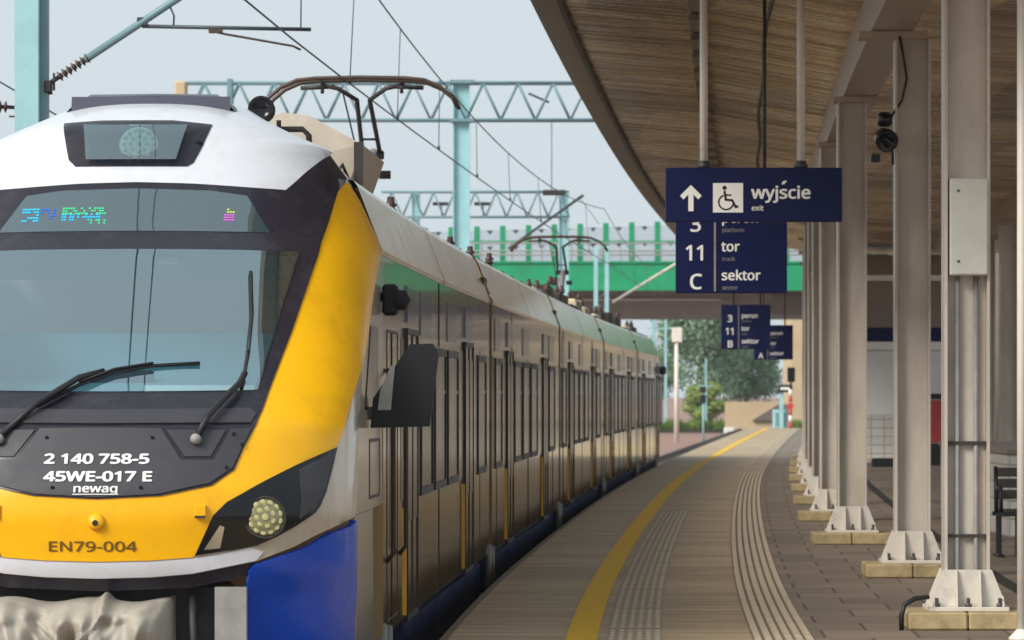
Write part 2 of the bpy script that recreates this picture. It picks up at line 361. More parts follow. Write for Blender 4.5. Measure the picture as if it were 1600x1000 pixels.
    def build(s, name, m, parent=None, recalc=True, auto=None):
        me = bpy.data.meshes.new(name)
        base = wloc(parent) if parent else Vector((0, 0, 0))
        me.from_pydata([v - base for v in s.v], [], s.f)
        me.polygons.foreach_set('use_smooth', s.smooth)
        if s.uv:
            l = me.uv_layers.new(name='UVMap')
            for lp in me.loops: l.data[lp.index].uv = s.uv[lp.vertex_index]
        me.materials.append(M[m] if isinstance(m, str) else m)
        if recalc:
            b = bmesh.new(); b.from_mesh(me); bmesh.ops.recalc_face_normals(b, faces=b.faces); b.to_mesh(me); b.free()
        me.update()
        o = bpy.data.objects.new(name, me); COL.objects.link(o)
        if parent: o.parent = parent
        return o
def wloc(o):
    v = Vector((0, 0, 0))
    while o: v += o.location; o = o.parent
    return v
def thing(name, label, cat, loc=(0, 0, 0), group=None):
    o = bpy.data.objects.new(name, None); COL.objects.link(o); o.location = loc; o.empty_display_size = .2
    return tag(o, label, cat, group)
def tag(o, label, cat, group=None):
    o['label'] = label; o['category'] = cat
    if group: o['group'] = group
    return o
def setting(o, kind='structure'): o['kind'] = kind; return o
def copy_tree(o, parent=None):
    c = o.copy(); COL.objects.link(c)
    if parent: c.parent = parent; c.matrix_parent_inverse = o.matrix_parent_inverse
    for ch in list(o.children): copy_tree(ch, c)
    return c
BOLD = ((0, 0), (-.9, .35), (.9, -.35), (-.35, -.8), (.35, .8), (-.9, -.35), (.9, .35))   # heavier strokes: a few shifted layers
FONT = None
try:                                         # the plain sans face that ships with Blender itself; the built-in one if it is missing
    import os
    FONT = bpy.data.fonts.load(os.path.join(bpy.utils.system_resource('DATAFILES', path='fonts'), 'NotoSansMath-Regular.woff2'))
except Exception: FONT = None
def text_mesh(body, size, bold=0., align='LEFT', spacing=1.0):
    if FONT and 'ś' in body:                 # the face has no ś: an s with a drawn acute over it
        vs, fs = text_mesh(body.replace('ś', 's'), size, 0, align, spacing)
        pre = body[:body.index('ś')]
        x0 = max(v[0] for v in text_mesh(pre, size, 0, align, spacing)[0]); x1 = max(v[0] for v in text_mesh(pre + 's', size, 0, align, spacing)[0]); xm = x0 * .42 + x1 * .58
        n = len(vs); vs = vs + [(xm - .04 * size, .56 * size), (xm + .03 * size, .56 * size), (xm + .12 * size, .675 * size), (xm + .02 * size, .675 * size)]
        return vs, fs + [(n, n + 1, n + 2, n + 3)]
    c = bpy.data.curves.new('lettering', 'FONT'); c.body = body; c.size = size * (.98 if FONT else 1)
    if FONT: c.font = FONT
    c.align_x = align; c.space_character = spacing
    c.resolution_u = 6; c.fill_mode = 'FRONT'
    o = bpy.data.objects.new('lettering', c); COL.objects.link(o)
    dg = bpy.context.evaluated_depsgraph_get(); me = bpy.data.meshes.new_from_object(o.evaluated_get(dg))
    vs = [(v.co.x, v.co.y) for v in me.vertices]; fs = [tuple(p.vertices) for p in me.polygons]
    bpy.data.objects.remove(o); bpy.data.curves.remove(c); bpy.data.meshes.remove(me)
    return vs, fs
def flat_text(mb, body, size, o, ux=(1, 0, 0), uy=(0, 0, 1), bold=0., align='LEFT', spacing=1.0):
    vs, fs = text_mesh(body, size, bold, align, spacing); o, ux, uy = Vector(o), Vector(ux), Vector(uy)
    dep = Vector((0, -.00025, 0))
    for i, (dx, dy) in enumerate(BOLD if bold else BOLD[:1]): mb.add([o + ux * (a + dx * bold) + uy * (b + dy * bold) + dep * i for a, b in vs], fs)
    return mb

# ------------------------------------------------------------------ SETTING: ground, platform and its markings
def strip(y0, y1, o0, o1, h, step=2., m=None, name='', uvs=True, no=1):
    mb = MB(); rows = []; mb.uv = []; n = max(1, int(math.ceil((y1 - y0) / step)))
    for i in range(n + 1):
        y = y0 + (y1 - y0) * i / n; r = []
        for k in range(no + 1):
            o = o0 + (o1 - o0) * k / no; r.append(W(y, o, h)); mb.uv.append((o, y))
        rows.append(r)
    mb.grid(rows, False); return mb.build(name, m)
g = MB(); gx = [-900, -60, -20, 20, 60, 120, 900]; gy = [-300, 0, 100, 200, 330, 600, 3000]
g.grid([[(x, y, -1.12) for x in gx] for y in gy], False)
setting(g.build('ground', 'ballast'))
PE = 209                                     # the platform ends here
setting(strip(-30, PE, 0, 2.0, 0.0, 2, 'slab', 'platform'))
wallm = MB(); wallm.pbox(-30, PE - .01, 0.0, 14, -1.12, -.004, 3)
setting(wallm.build('platform_base', 'platedge'))
lip = MB(); lip.pbox(-30, PE, -.04, -.002, -.12, -.002, 3); setting(lip.build('platform_edge', 'slab'))
setting(strip(-30, PE, 2.0, 14, -.001, 2, 'pave', 'platform_paving', no=4))
setting(strip(-30, PE - 2, .78, .985, .004, 1.5, 'yellowline', 'yellow_safety_line'))
c = MB()
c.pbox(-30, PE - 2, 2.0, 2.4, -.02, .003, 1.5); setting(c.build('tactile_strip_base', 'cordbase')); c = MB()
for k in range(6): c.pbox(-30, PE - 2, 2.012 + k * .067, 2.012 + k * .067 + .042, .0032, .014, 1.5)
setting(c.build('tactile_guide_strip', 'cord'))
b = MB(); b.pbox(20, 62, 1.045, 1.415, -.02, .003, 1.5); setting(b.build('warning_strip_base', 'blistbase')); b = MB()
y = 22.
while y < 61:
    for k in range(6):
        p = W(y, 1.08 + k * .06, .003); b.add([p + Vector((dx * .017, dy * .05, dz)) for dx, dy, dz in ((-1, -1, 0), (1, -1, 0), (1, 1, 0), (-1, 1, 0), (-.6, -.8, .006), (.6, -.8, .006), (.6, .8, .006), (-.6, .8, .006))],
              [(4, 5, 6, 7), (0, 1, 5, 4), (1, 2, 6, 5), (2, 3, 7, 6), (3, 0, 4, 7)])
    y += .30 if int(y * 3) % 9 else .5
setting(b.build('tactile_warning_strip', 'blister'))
setting(strip(-30, PE, 4.23, 4.36, .003, 2, 'asphalt', 'drain_channel'))

# rails of both tracks
for (o0, lab) in ((TC, 'steel rail track curving beside the platform under the parked train'),):
    t = thing('railway_track', lab, 'track', W(60, o0, -.95))
    for sd in (-.7175, .7175):
        r = MB(); r.pbox(-30, 420, o0 + sd - .035, o0 + sd + .035, -.80, -.76, 4); r.pbox(-30, 420, o0 + sd - .012, o0 + sd + .012, -.89, -.80, 4); r.pbox(-30, 420, o0 + sd - .07, o0 + sd + .07, -.91, -.89, 4)
        r.build('rail', 'rail', t)
    sl = MB(); y = 90.
    while y < 330: sl.pbox(y, y + .25, o0 - 1.3, o0 + 1.3, -1.1, -.92, 1); y += .7
    o = sl.build('sleepers', 'concdark', t); o['kind'] = 'stuff'

# ------------------------------------------------------------------ THE TRAIN
PH = [(-.6, .40), (.45, .12), (.6, .04), (.9, 0), (1.05, .02), (1.41, .2), (1.6, .45), (2.44, 1.52), (2.56, 1.68), (2.87, 1.98), (2.98, 2.05), (3.24, 2.2), (3.35, 2.5), (3.43, 2.85), (3.48, 3.3)]
RH = [(-.6, 1.0), (1.0, 1.0), (1.6, .95), (2.52, 1.5), (2.93, 1.0), (3.12, .9), (3.48, .6)]
WH = [(-.6, 1.38), (.6, 1.41), (2.52, 1.41), (2.93, 1.25), (3.12, 1.13), (3.19, .96), (3.25, .83), (3.33, .68), (3.42, .54), (3.48, .40)]
NE = 2.4
def smooth_table(T):
    hs = np.arange(-.8, 3.6, .01); v = np.interp(hs, [a for a, b in T], [b for a, b in T])
    k = np.hanning(9); k /= k.sum(); vv = np.convolve(np.pad(v, 4, mode='edge'), k, 'valid'); return hs, vv
_PH, _RH = smooth_table(PH), smooth_table(RH)
_WH = (np.array([a for a, b in WH]), np.array([b for a, b in WH]))
ip = lambda T, h: float(np.interp(h, T[0], T[1]))
def nose0(u, h):
    a = abs(u); w_ = ip(_WH, h); p = ip(_PH, h); r = ip(_RH, h); sg = 1 if u >= 0 else -1
    if a <= 1:
        f = a * math.pi / 2; t = w_ * math.sin(f) ** (2 / NE); s = p + r * (1 - max(0, math.cos(f)) ** (2 / NE))
    else: t = w_; s = p + r + (a - 1)
    return W(Y0 + s, TC + sg * t, h)
def nose(u, h, off=0.):
    p = nose0(u, h)
    if not off: return p
    e = .004
    du = nose0(u + e, h) - nose0(u - e, h); dh = nose0(u, h + e) - nose0(u, h - e)
    n = du.cross(dh)
    if n.length < 1e-9: n = Vector((0, -1, 0))
    return p + n.normalized() * off
def t2u(t, h): q = min(1, abs(t) / ip(_WH, h)); return math.copysign(math.asin(q ** (NE / 2)) / (math.pi / 2), t)
def s2u(s, h): return 1 + s - ip(_PH, h) - ip(_RH, h)
def patch(name, polys, off, m, parent, thick=.02, res=.05, conv=True, holes=()):
    """a shell trimmed to an outline given in front-view (t, h) metres and laid on the nose surface"""
    mb = MB()
    for poly in polys:
        bd = []
        for (a, b_) in zip(poly, poly[1:] + poly[:1]):          # straight in the front view; in the unrolled shell where a corner is given by u
            ist = not isinstance(a[0], tuple) and not isinstance(b_[0], tuple)
            f_ = (lambda e: e[0]) if ist else (lambda e: e[0][1] if isinstance(e[0], tuple) else t2u(e[0], e[1]))
            n = max(1, int(math.hypot(f_(b_) - f_(a), b_[1] - a[1]) / res))
            for i in range(n):
                x, h = f_(a) + (f_(b_) - f_(a)) * i / n, a[1] + (b_[1] - a[1]) * i / n
                bd.append((t2u(x, h) if ist else x, h))
        nb = len(bd); xs = [p[0] for p in bd]; hs = [p[1] for p in bd]
        pts = list(bd); xx = min(xs)
        i0, i1 = math.floor(min(xs) / res), math.ceil(max(xs) / res); j0, j1 = math.floor(min(hs) / res), math.ceil(max(hs) / res)
        for i in range(i0, i1 + 1):
            for j in range(j0, j1 + 1): pts.append((i * res, j * res))
        v, e, f, ov, oe, of = delaunay_2d_cdt([Vector(p) for p in pts], [], [list(range(nb))], 1, 1e-5)
        P = [nose(a.x, a.y, off) for a in v]
        mb.add(P, [tuple(x) for x in f], True)
        if thick:
            ed = {}
            for x in f:
                for a, b_ in zip(x, list(x[1:]) + [x[0]]): ed[(a, b_)] = ed.get((a, b_), 0) + 1
            bde = [k for k in ed if (k[1], k[0]) not in ed]
            B = [nose(a.x, a.y, off - thick) for a in v]; o = len(mb.v); rim = []; mp = {}; fs = []
            for a, b_ in bde:
                base = len(rim); rim += [P[a], P[b_], B[b_], B[a]]; fs.append((base + 3, base + 2, base + 1, base))
            mb.add(rim, fs)
    return mb.build(name, m, parent, recalc=False)
def sym(right):                              # right half from bottom centre to top centre -> closed symmetric outline
    return right + [((('u', -a[1]) if isinstance(a, tuple) else -a), b_) for a, b_ in reversed(right) if (a[1] if isinstance(a, tuple) else a) > 1e-6]
U = lambda u: ('u', u)

train = thing('train', 'yellow, white and blue electric passenger train standing at the platform with raised pantographs', 'train', W(Y0, TC, -.76))
# shells
lo = [(0, .548), (.3, .556), (.534, .575), (.89, .645), (1.1, .725), (1.203, .781), (1.33, .84), (1.383, .867), (U(1.0), .89), (U(2.2), .89)]
patch('cab_shell', [sym(lo + [(U(s2u(3.62, 1.2)), .89), (U(s2u(3.62, 1.6)), 1.6), (U(s2u(3.62, 2.1)), 2.1), (U(s2u(3.62, 2.52)), 2.515),
    (U(s2u(3.25, 2.5)), 2.51), (U(.97), 2.28), (U(.955), 1.9), (1.355, 1.58), (1.31, 1.36), (1.27, 1.24), (1.05, 1.10), (.84, .95), (.68, .76), (.52, .70), (.3, .68), (0, .675)])], 0, 'silver', train, .02)
patch('yellow_front', [sym([(0, .648), (.3, .655), (.537, .672), (.70, .80), (.86, 1.0), (1.095, 1.15), (1.30, 1.265), (1.34, 1.36), (1.378, 1.58), (U(.985), 1.9), (U(1.0), 2.28), (U(s2u(3.35, 2.5)), 2.515), (1.232, 2.925), (1.15, 2.85), (1.085, 2.52), (.98, 1.96), (.87, 1.508), (.78, 1.29), (.73, 1.19), (.62, 1.105), (.35, 1.05), (0, 1.035)])], .006, 'yellow', train, .02)
patch('white_front_band', [sym([(0, .553), (.3, .561), (.534, .580), (.89, .650), (.93, .70), (.86, .725), (.68, .685), (.537, .663), (.3, .646), (0, .640)])], .005, 'white', train, .02)
patch('front_mask', [sym([(0, 1.002), (.359, 1.020), (.643, 1.075), (.763, 1.163), (.811, 1.289), (.870, 1.41), (.901, 1.508), (.924, 1.61), (.84, 1.61), (0, 1.60)]),
    [(.84, 1.61), (.924, 1.61), (1.012, 1.96), (1.110, 2.44), (.985, 2.44), (.92, 1.96)], [(-.84, 1.61), (-.92, 1.96), (-.985, 2.44), (-1.110, 2.44), (-1.012, 1.96), (-.924, 1.61)],
    sym([(0, 2.44), (.985, 2.44), (1.110, 2.44), (1.118, 2.52), (1.150, 2.665), (1.184, 2.853), (1.222, 2.94), (1.12, 3.085), (1.0, 2.96), (.892, 2.842), (.723, 2.850), (.34, 2.874), (0, 2.883)])], .014, 'mask', train, .02)
cap = MB(); rows = []
for j in range(29):
    h = 2.838 + (3.48 - 2.838) * (j / 28) ** .9; r = []
    hb = 2.838
    for i in range(-24, 25):
        u = i / 24 * 1.0; r.append(nose(u, h, .012))
    y_b = max(p.y for p in r); rows.append(r)
cap.grid(rows, True)
capo = patch('white_cap', [sym([(0, 2.882), (.34, 2.873), (.723, 2.849), (.892, 2.841), (1.0, 2.96), (1.12, 3.09), (U(1.0), 3.13), (U(.999), 3.25), (U(.999), 3.42), (0, 3.475)])], .010, 'white', train, .03, .035)
# cap roof behind the brow, running back to the equipment
cr = MB(); rows = []
for s in (2.3, 2.6, 2.9, 3.2, 3.6, 4.2, 5.0):
    k = max(0, (s - 3.2) / 1.8); r = []
    for (t, h) in ((-1.23, 2.92), (-1.10, 3.10), (-.82, 3.235), (-.65, 3.33), (-.5, 3.39), (0, 3.41), (.5, 3.39), (.65, 3.33), (.82, 3.235), (1.10, 3.10), (1.23, 2.92)):
        pf = ip(_PH, h); hh = h
        smin = nose0(t2u(t, h), h).y - Y0 + .02
        r.append(W(Y0 + max(s, smin), TC + t, 2.92 + (hh - 2.92) * (1 - .25 * k)))
    rows.append(r)
cr.grid(rows, True); cr.build('cap_roof', 'white', train)
# front parts
wsh = patch('windshield', [[(.86, 1.607), (1.0, 2.446), (.5, 2.450), (0, 2.452), (-.5, 2.450), (-1.0, 2.446), (-.86, 1.607), (-.5, 1.60), (0, 1.598), (.5, 1.60)]], .020, 'windshield', train, .012)
patch('lower_trim', [[(.84, 1.42), (.868, 1.47), (.83, 1.50), (0, 1.49), (-.83, 1.50), (-.868, 1.47), (-.84, 1.42), (0, 1.415)]], .024, 'panel', train, .015)
dsp = patch('destination_display', [[(.82, 2.566), (.671, 2.795), (.459, 2.825), (0, 2.838), (-.459, 2.825), (-.671, 2.795), (-.82, 2.566), (0, 2.57)]], .018, 'tealglass', train, .012)
lp_ = patch('number_panel', [sym([(0, 1.012), (.35, 1.030), (.63, 1.085), (.75, 1.17), (.80, 1.29), (.845, 1.392), (.735, 1.392), (.645, 1.215), (.465, 1.215), (.345, 1.392), (0, 1.396)])], .022, 'panel', train, .02)
for sg in (1, -1):
    patch('wiper_recess_panel', [[(sg * .375, 1.385), (sg * .485, 1.235), (sg * .628, 1.235), (sg * .705, 1.385)][::sg]], .020, 'panel', train, .02)
# bolts on the plate
bt = MB()
for (t, h) in ((.30, 1.34), (.75, 1.36), (.80, 1.30), (.25, 1.06), (.72, 1.17), (-.30, 1.34), (-.25, 1.06), (-.75, 1.36), (-.72, 1.17)):
    p = nose(t2u(t, h), h, .023); bt.disc(p, (1, 0, 0), (0, 0, 1), .011, (0, -.006, 0), 8)
bt.build('panel_bolts', 'blackgl', train)
def nose_text(name, body, size, t, h, off, m, parent, bold=0., align='CENTER', sx=1., skew=0., spacing=1.):
    vs, fs = text_mesh(body, size, bold, align, spacing); mb = MB()
    for i, (dx, dy) in enumerate(BOLD if bold else BOLD[:1]): mb.add([nose(t2u(t + (a + dx * bold) * sx, h + b_ + dy * bold), h + b_ + dy * bold, off + i * .0003) for a, b_ in vs], fs)
    return mb.build(name, m, parent, recalc=False)
nose_text('lettering', '2 140 758-5', .112, -.008, 1.192, .026, 'lettwhite', lp_, .0036, sx=1.50)
nose_text('lettering', '45WE-017 E', .112, .005, 1.093, .026, 'lettwhite', lp_, .0036, sx=1.52)
nose_text('lettering', 'newag', .078, -.005, 1.037, .026, 'lettwhite', lp_, .0018, sx=1.60)
nb = MB()
for (a, b_) in ((-.135, .125),):
    rows = [[nose(t2u(a + (b_ - a) * i / 8, h), h, .026) for i in range(9)] for h in (1.024, 1.029)]; nb.grid(rows, False)
nb.build('lettering_underline', 'lettwhite', lp_, recalc=False)
nose_text('lettering', 'EN79-004', .118, -.026, .708, .009, 'lettbrown', train, .0012, sx=1.46)
# small hook cover and handle on the yellow nose
p = nose(0, .875, .0); hk = MB(); hk.lathe([(.05, 0), (.048, .02), (.036, .035), (.0, .038)], p, (0, -1, .1), 16); hko = hk.build('hook_cover', 'yellow', train)
hk = MB(); hk.disc(p + Vector((-.004, -.040, -.006)), (1, 0, 0), (0, 0, 1), .017, (0, -.004, 0), 12); hk.build('hook_hole', 'black', hko)
for sg in (1, -1):
    p = nose(t2u(sg * .585, .935), .935, .0); hk = MB(); hk.bbox(p.x - .035, p.x + .035, p.y - .03, p.y + .01, p.z - .035, p.z + .035, .006); o = hk.build('step_bracket', 'yellow', train)
    hk = MB(); hk.box(p.x - .030, p.x + .030, p.y - .034, p.y - .028, p.z - .040, p.z - .026); hk.build('bracket_gap', 'dark', o)
# headlights
HL = [(.551, .683), (.600, .79), (.653, .907), (.73, .985), (.821, 1.036), (.95, 1.108), (1.095, 1.185), (1.22, 1.245), (1.312, 1.288), (1.29, 1.16), (1.263, 1.036), (1.23, .95), (1.205, .915), (1.101, .843), (1.0, .785), (.891, .736), (.78, .715), (.679, .702)]
for sg in (1, -1):
    hp = [(sg * a, b_) for a, b_ in HL][::sg]
    hl = patch('headlight', [hp], .012, 'blackgl', train, .02, .03)
    patch('side_lamp_strip', [[(sg * a, b_) for a, b_ in ((.600, .715), (.690, .855), (.715, .845), (.690, .725))][::sg]], .016, 'chrome', hl, .006, .03)
    patch('corner_cover', [[(sg * a, b_) for a, b_ in ((1.115, 1.165), (1.285, 1.255), (1.25, 1.045), (1.205, .945), (1.12, .885), (1.13, 1.0))][::sg]], .017, 'panel', hl, .008, .03)
    cpt = nose(t2u(sg * .935, .895), .895, .014); nrm = Vector((sg * .22, -1, .12)).normalized()
    lm = MB(); lm.lathe([(.125, -.02), (.125, .002), (.118, .012), (.110, .004)], cpt, nrm, 28); bz = lm.build('lamp_bezel', 'dark', hl)
    lm = MB(); lm.lathe([(.11, .002), (.095, .012), (.05, .022), (.0, .026)], cpt, nrm, 28); ln = lm.build('lamp', 'lampolive', hl)
    lr = MB(); ax = nrm.cross(Vector((0, 0, 1))).normalized(); bx_ = ax.cross(nrm)
    for ring, cnt, zz, rr_ in ((.086, 13, .0125, .019), (.047, 7, .0205, .019), (0, 1, .0262, .022)):
        for k in range(cnt):
            a = 2 * math.pi * k / cnt; lr.lathe([(rr_, 0), (rr_ * .8, .0018), (rr_ * .3, .0026)], cpt + nrm * zz + (ax * math.cos(a) + bx_ * math.sin(a)) * ring, nrm, 8)
    lr.build('led_ring', 'led', ln)
# top lamp
tl = patch('top_lamp_housing', [[(-.384, 2.984), (.301, 2.984), (.338, 3.007), (.383, 3.104), (.432, 3.246), (.189, 3.272), (-.248, 3.272), (-.488, 3.258), (-.427, 3.025)]], .016, 'mask', train, .02, .03)
cpt = nose(0, 3.115, .020); nrm = Vector((0, -1, .35)).normalized()
lm = MB(); lm.lathe([(.122, -.002), (.118, .006), (.10, .010), (.05, .018), (0, .02)], cpt - nrm * .004, nrm, 28); tlm = lm.build('lamp', 'lampwhite', tl)
lr = MB(); ax = nrm.cross(Vector((0, 0, 1))).normalized(); bx_ = ax.cross(nrm)
for ring, cnt in ((.09, 14), (.05, 8), (0, 1)):
    for k in range(cnt):
        a = 2 * math.pi * k / cnt; lr.lathe([(.013, 0), (.011, .002), (.006, .003)], cpt + nrm * (.020 - ring * .1) + (ax * math.cos(a) + bx_ * math.sin(a)) * ring, nrm, 8)
lr.build('led_ring', 'led', tlm)
patch('lamp_glass', [[(-.31, 3.005), (.235, 3.005), (.285, 3.215), (-.335, 3.215)]], .066, 'tealglass', tl, .01, .03)
# roof hood over the cab
hd = MB(); rows = []
for (s, dh) in ((2.78, 0), (2.84, .05), (2.95, .075), (3.6, .08), (3.7, 0)):
    rows.append([W(Y0 + s, TC + t, h + (dh if abs(t) < .5 else dh * .3)) for t, h in ((-.54, 3.36), (-.50, 3.40), (-.40, 3.415), (0, 3.42), (.40, 3.415), (.50, 3.40), (.54, 3.36))])
hd.grid(rows, True); hd.build('roof_hood', 'mask', train)
hf = MB(); hf.grid([[W(Y0 + s, TC + t, h) for t in np.linspace(-.5, .5, 9)] for s, h in ((2.76, 3.37), (2.785, 3.465))], True)
hf.build('hood_front', 'hood', train)
# LED read-out behind the display glass: half lit rows of a multiplexed matrix
def leds(t0, t1, h0, h1, cell, mname, fill, seed):
    rg = random.Random(seed); mb = MB(); t = t0
    while t < t1:
        h = h0
        while h < h1:
            if rg.random() < fill:
                c0 = [nose(t2u(a, b_), b_, .020) for a, b_ in ((t, h), (t + cell * .8, h), (t + cell * .8, h + cell * .55), (t, h + cell * .55))]; mb.add(c0, [(0, 1, 2, 3)])
            h += cell
        t += cell
    return mb.build('led_readout', mname, dsp, recalc=False)
leds(-.68, -.58, 2.63, 2.715, .018, 'cyan', .62, 1); leds(-.56, -.47, 2.645, 2.715, .018, 'ledblue', .6, 2)
leds(-.43, -.16, 2.675, 2.715, .016, 'green', .66, 3); leds(-.43, -.20, 2.635, 2.67, .016, 'cyan', .6, 4); leds(-.30, -.17, 2.615, 2.635, .016, 'green', .5, 5)
leds(.545, .60, 2.685, 2.715, .016, 'ledyellow', .5, 6); leds(.545, .60, 2.635, 2.675, .016, 'magenta', .7, 7)
# wipers
def wiper(pts, blade, sg):
    mb = MB(); mb.tube([nose(t2u(a, b_), b_, .05 + .02 * (0 < i < len(pts) - 1)) for i, (a, b_) in enumerate(pts)], .019, 8)
    o = mb.build('wiper', 'black', train)
    mb = MB(); mb.tube([nose(t2u(a, b_), b_, .034) for a, b_ in blade], .012, 6); mb.tube([nose(t2u(a, b_), b_, .055) for a, b_ in blade[1:-1]], .008, 6); mb.build('wiper_blade', 'black', o)
    q = nose(t2u(*pts[0]), pts[0][1], .03); mb = MB(); mb.lathe([(.034, 0), (.03, .03), (.012, .045)], q, (0, -1, .2), 12); mb.build('wiper_pivot', 'greysteel', o)
wiper([(.542, 1.326), (.60, 1.42), (.669, 1.508), (.755, 1.61), (.775, 1.68)], [(.768, 1.60), (.780, 1.806), (.775, 2.035), (.738, 2.301)], 1)
wiper([(-.575, 1.326), (-.371, 1.49), (-.155, 1.637), (-.02, 1.69)], [(-.38, 1.50), (-.155, 1.625), (.038, 1.70), (.255, 1.735), (.518, 1.750)], -1)
# cab inside: bulkhead, console and seat seen through the windshield
ci = MB(); ci.pbox(Y0 + 3.4, Y0 + 3.44, TC - 1.3, TC + 1.3, 1.0, 2.6); ci.build('cab_bulkhead', 'interior', train)
ci = MB(); ci.grid([[W(Y0 + s, TC + t, h) for t in (-1.1, -.6, 0, .6, 1.1)] for s, h in ((1.5, 1.60), (1.7, 1.66), (2.1, 1.70), (2.15, 1.72), (2.16, 1.97), (2.3, 1.98))], False)
ci.build('driver_console', 'interior2', train)
ci = MB(); ci.grid([[W(Y0 + s, TC + t, h) for t in (-.7, 0, .7)] for s, h in ((.72, 1.56), (1.5, 1.595))], False); ci.build('dashboard', 'interior', train)
ci = MB(); ci.pbox(Y0 + 2.25, Y0 + 3.4, TC - 1.0, TC + 1.0, 2.50, 2.53); ci.build('cab_ceiling', 'interior', train)
ci = MB(); ci.pbox(Y0 + 2.2, Y0 + 2.23, TC - 1.0, TC + 1.0, 2.30, 2.46); ci.build('sun_visor', 'visor', train)
ci = MB(); ci.bbox(.10, .24, 2.12, 2.2, 2.395, 2.44, .01, lambda x, y, z: W(Y0 + y, TC + x, z)); ci.build('cab_lamp', 'lettwhite', train)
ci = MB(); ci.pbox(Y0 + 1.52, Y0 + 1.56, TC + .1, TC + 1.05, 1.605, 1.65); ci.build('console_edge', 'lettwhite', train)
ci = MB(); ci.bbox(-.28, .12, 1.75, 1.9, 1.66, 1.74, .01, lambda x, y, z: W(Y0 + y, TC + x, z)); ci.build('instrument_panel', 'hood', train)
# under the nose
un = MB(); un.bbox(-.74, .74, .34, .55, -.5, .52, .03, lambda x, y, z: W(Y0 + y, TC + x, z)); un.build('buffer_beam', 'black', train)
patch('lower_lip', [sym([(0, .47), (.534, .49), (.86, .56), (.89, .643), (.534, .573), (0, .546)])], -.012, 'mask', train, .05)
for sg in (1, -1):
    patch('blue_corner', [[(sg * a if not isinstance(a, tuple) else U(sg * a[1]), b_) for a, b_ in ((.66, -.50), (.72, -.1), (.765, .2), (.85, .585), (.880, .625), (1.168, .722), (1.30, .80), (U(.93), .845), (U(.935), .86), (U(.975), .85), (U(.945), .5), (U(.905), .1), (U(.86), -.5))][::sg]], .012, 'blue', train, .04)
    patch('corner_panel', [[(U(sg * a), b_) for a, b_ in ((.85, -.5), (.895, .1), (.94, .5), (.97, .86), (1.0, .885), (1.9, .885), (2.6, .885), (2.6, -.05), (2.4, -.5))][::sg]], -.004, 'silver', train, .03)
cp = MB(); cp.tube([W(Y0 + .25, TC + .74, .5), W(Y0 + .15, TC + .72, .1), W(Y0 + .2, TC + .70, -.4)], .03, 8); cp.tube([W(Y0 + .25, TC + .52, .5), W(Y0 + .12, TC + .54, .1), W(Y0 + .2, TC + .52, -.4)], .022, 8); cp.build('brake_hose', 'dark', train)
st = MB(); st.pbox(Y0 + .12, Y0 + .2, TC + .66, TC + .84, -.5, .5); st.build('corner_post', 'greysteel', train)
# tarpaulin wrapped round the coupler
tp = MB(); rows = []
rg = random.Random(3)
def tarp_pt(a, b_):                          # a around, b down
    x = -.62 + 1.04 * a; h = .43 - .95 * b_
    fold = .05 * abs(math.sin(6 * a + 7 * b_ + 2 * math.sin(4 * b_))) + .035 * abs(math.sin(13 * a - 8 * b_ + math.sin(9 * a))) + .02 * math.sin(9 * a + 5 * b_) + .03 * math.sin(17 * a - 11 * b_ + 1) + .022 * math.sin(31 * a + 9 * b_) + .05 * math.exp(-((a - .45 + .25 * b_) / .05) ** 2) * b_ + .012 * math.sin(60 * a * (1 + .3 * b_))
    for cx, sl, wd_, am in ((.12, .35, .05, .07), (.26, .55, .035, .06), (.40, .10, .03, .05), (.55, -.25, .04, .07), (.70, -.45, .03, .05), (.86, -.3, .04, .06), (.33, 1.1, .03, .05), (.62, -1.0, .03, .05)):
        fold += am * max(0, 1 - abs(a - cx - sl * (b_ - .15)) / wd_) * min(1, b_ * 4)
    ed = min(1, min(a, 1 - a) * 8); ed = math.sqrt(max(0, 1 - (1 - ed) ** 2)); tp_ = math.sqrt(max(0, 1 - (1 - min(1, b_ * 7)) ** 2))
    return W(Y0 + .30 - (.42 + fold) * ed * (.25 + .75 * tp_), TC + x, h + .04 * math.exp(-((a - .64) / .03) ** 2) * (1 - b_) + .015 * math.sin(14 * a))
for j in range(71): rows.append([tarp_pt(i / 110, j / 70) for i in range(111)])
tp.grid(rows, True); tp.build('coupler_cover', 'tarp', train)

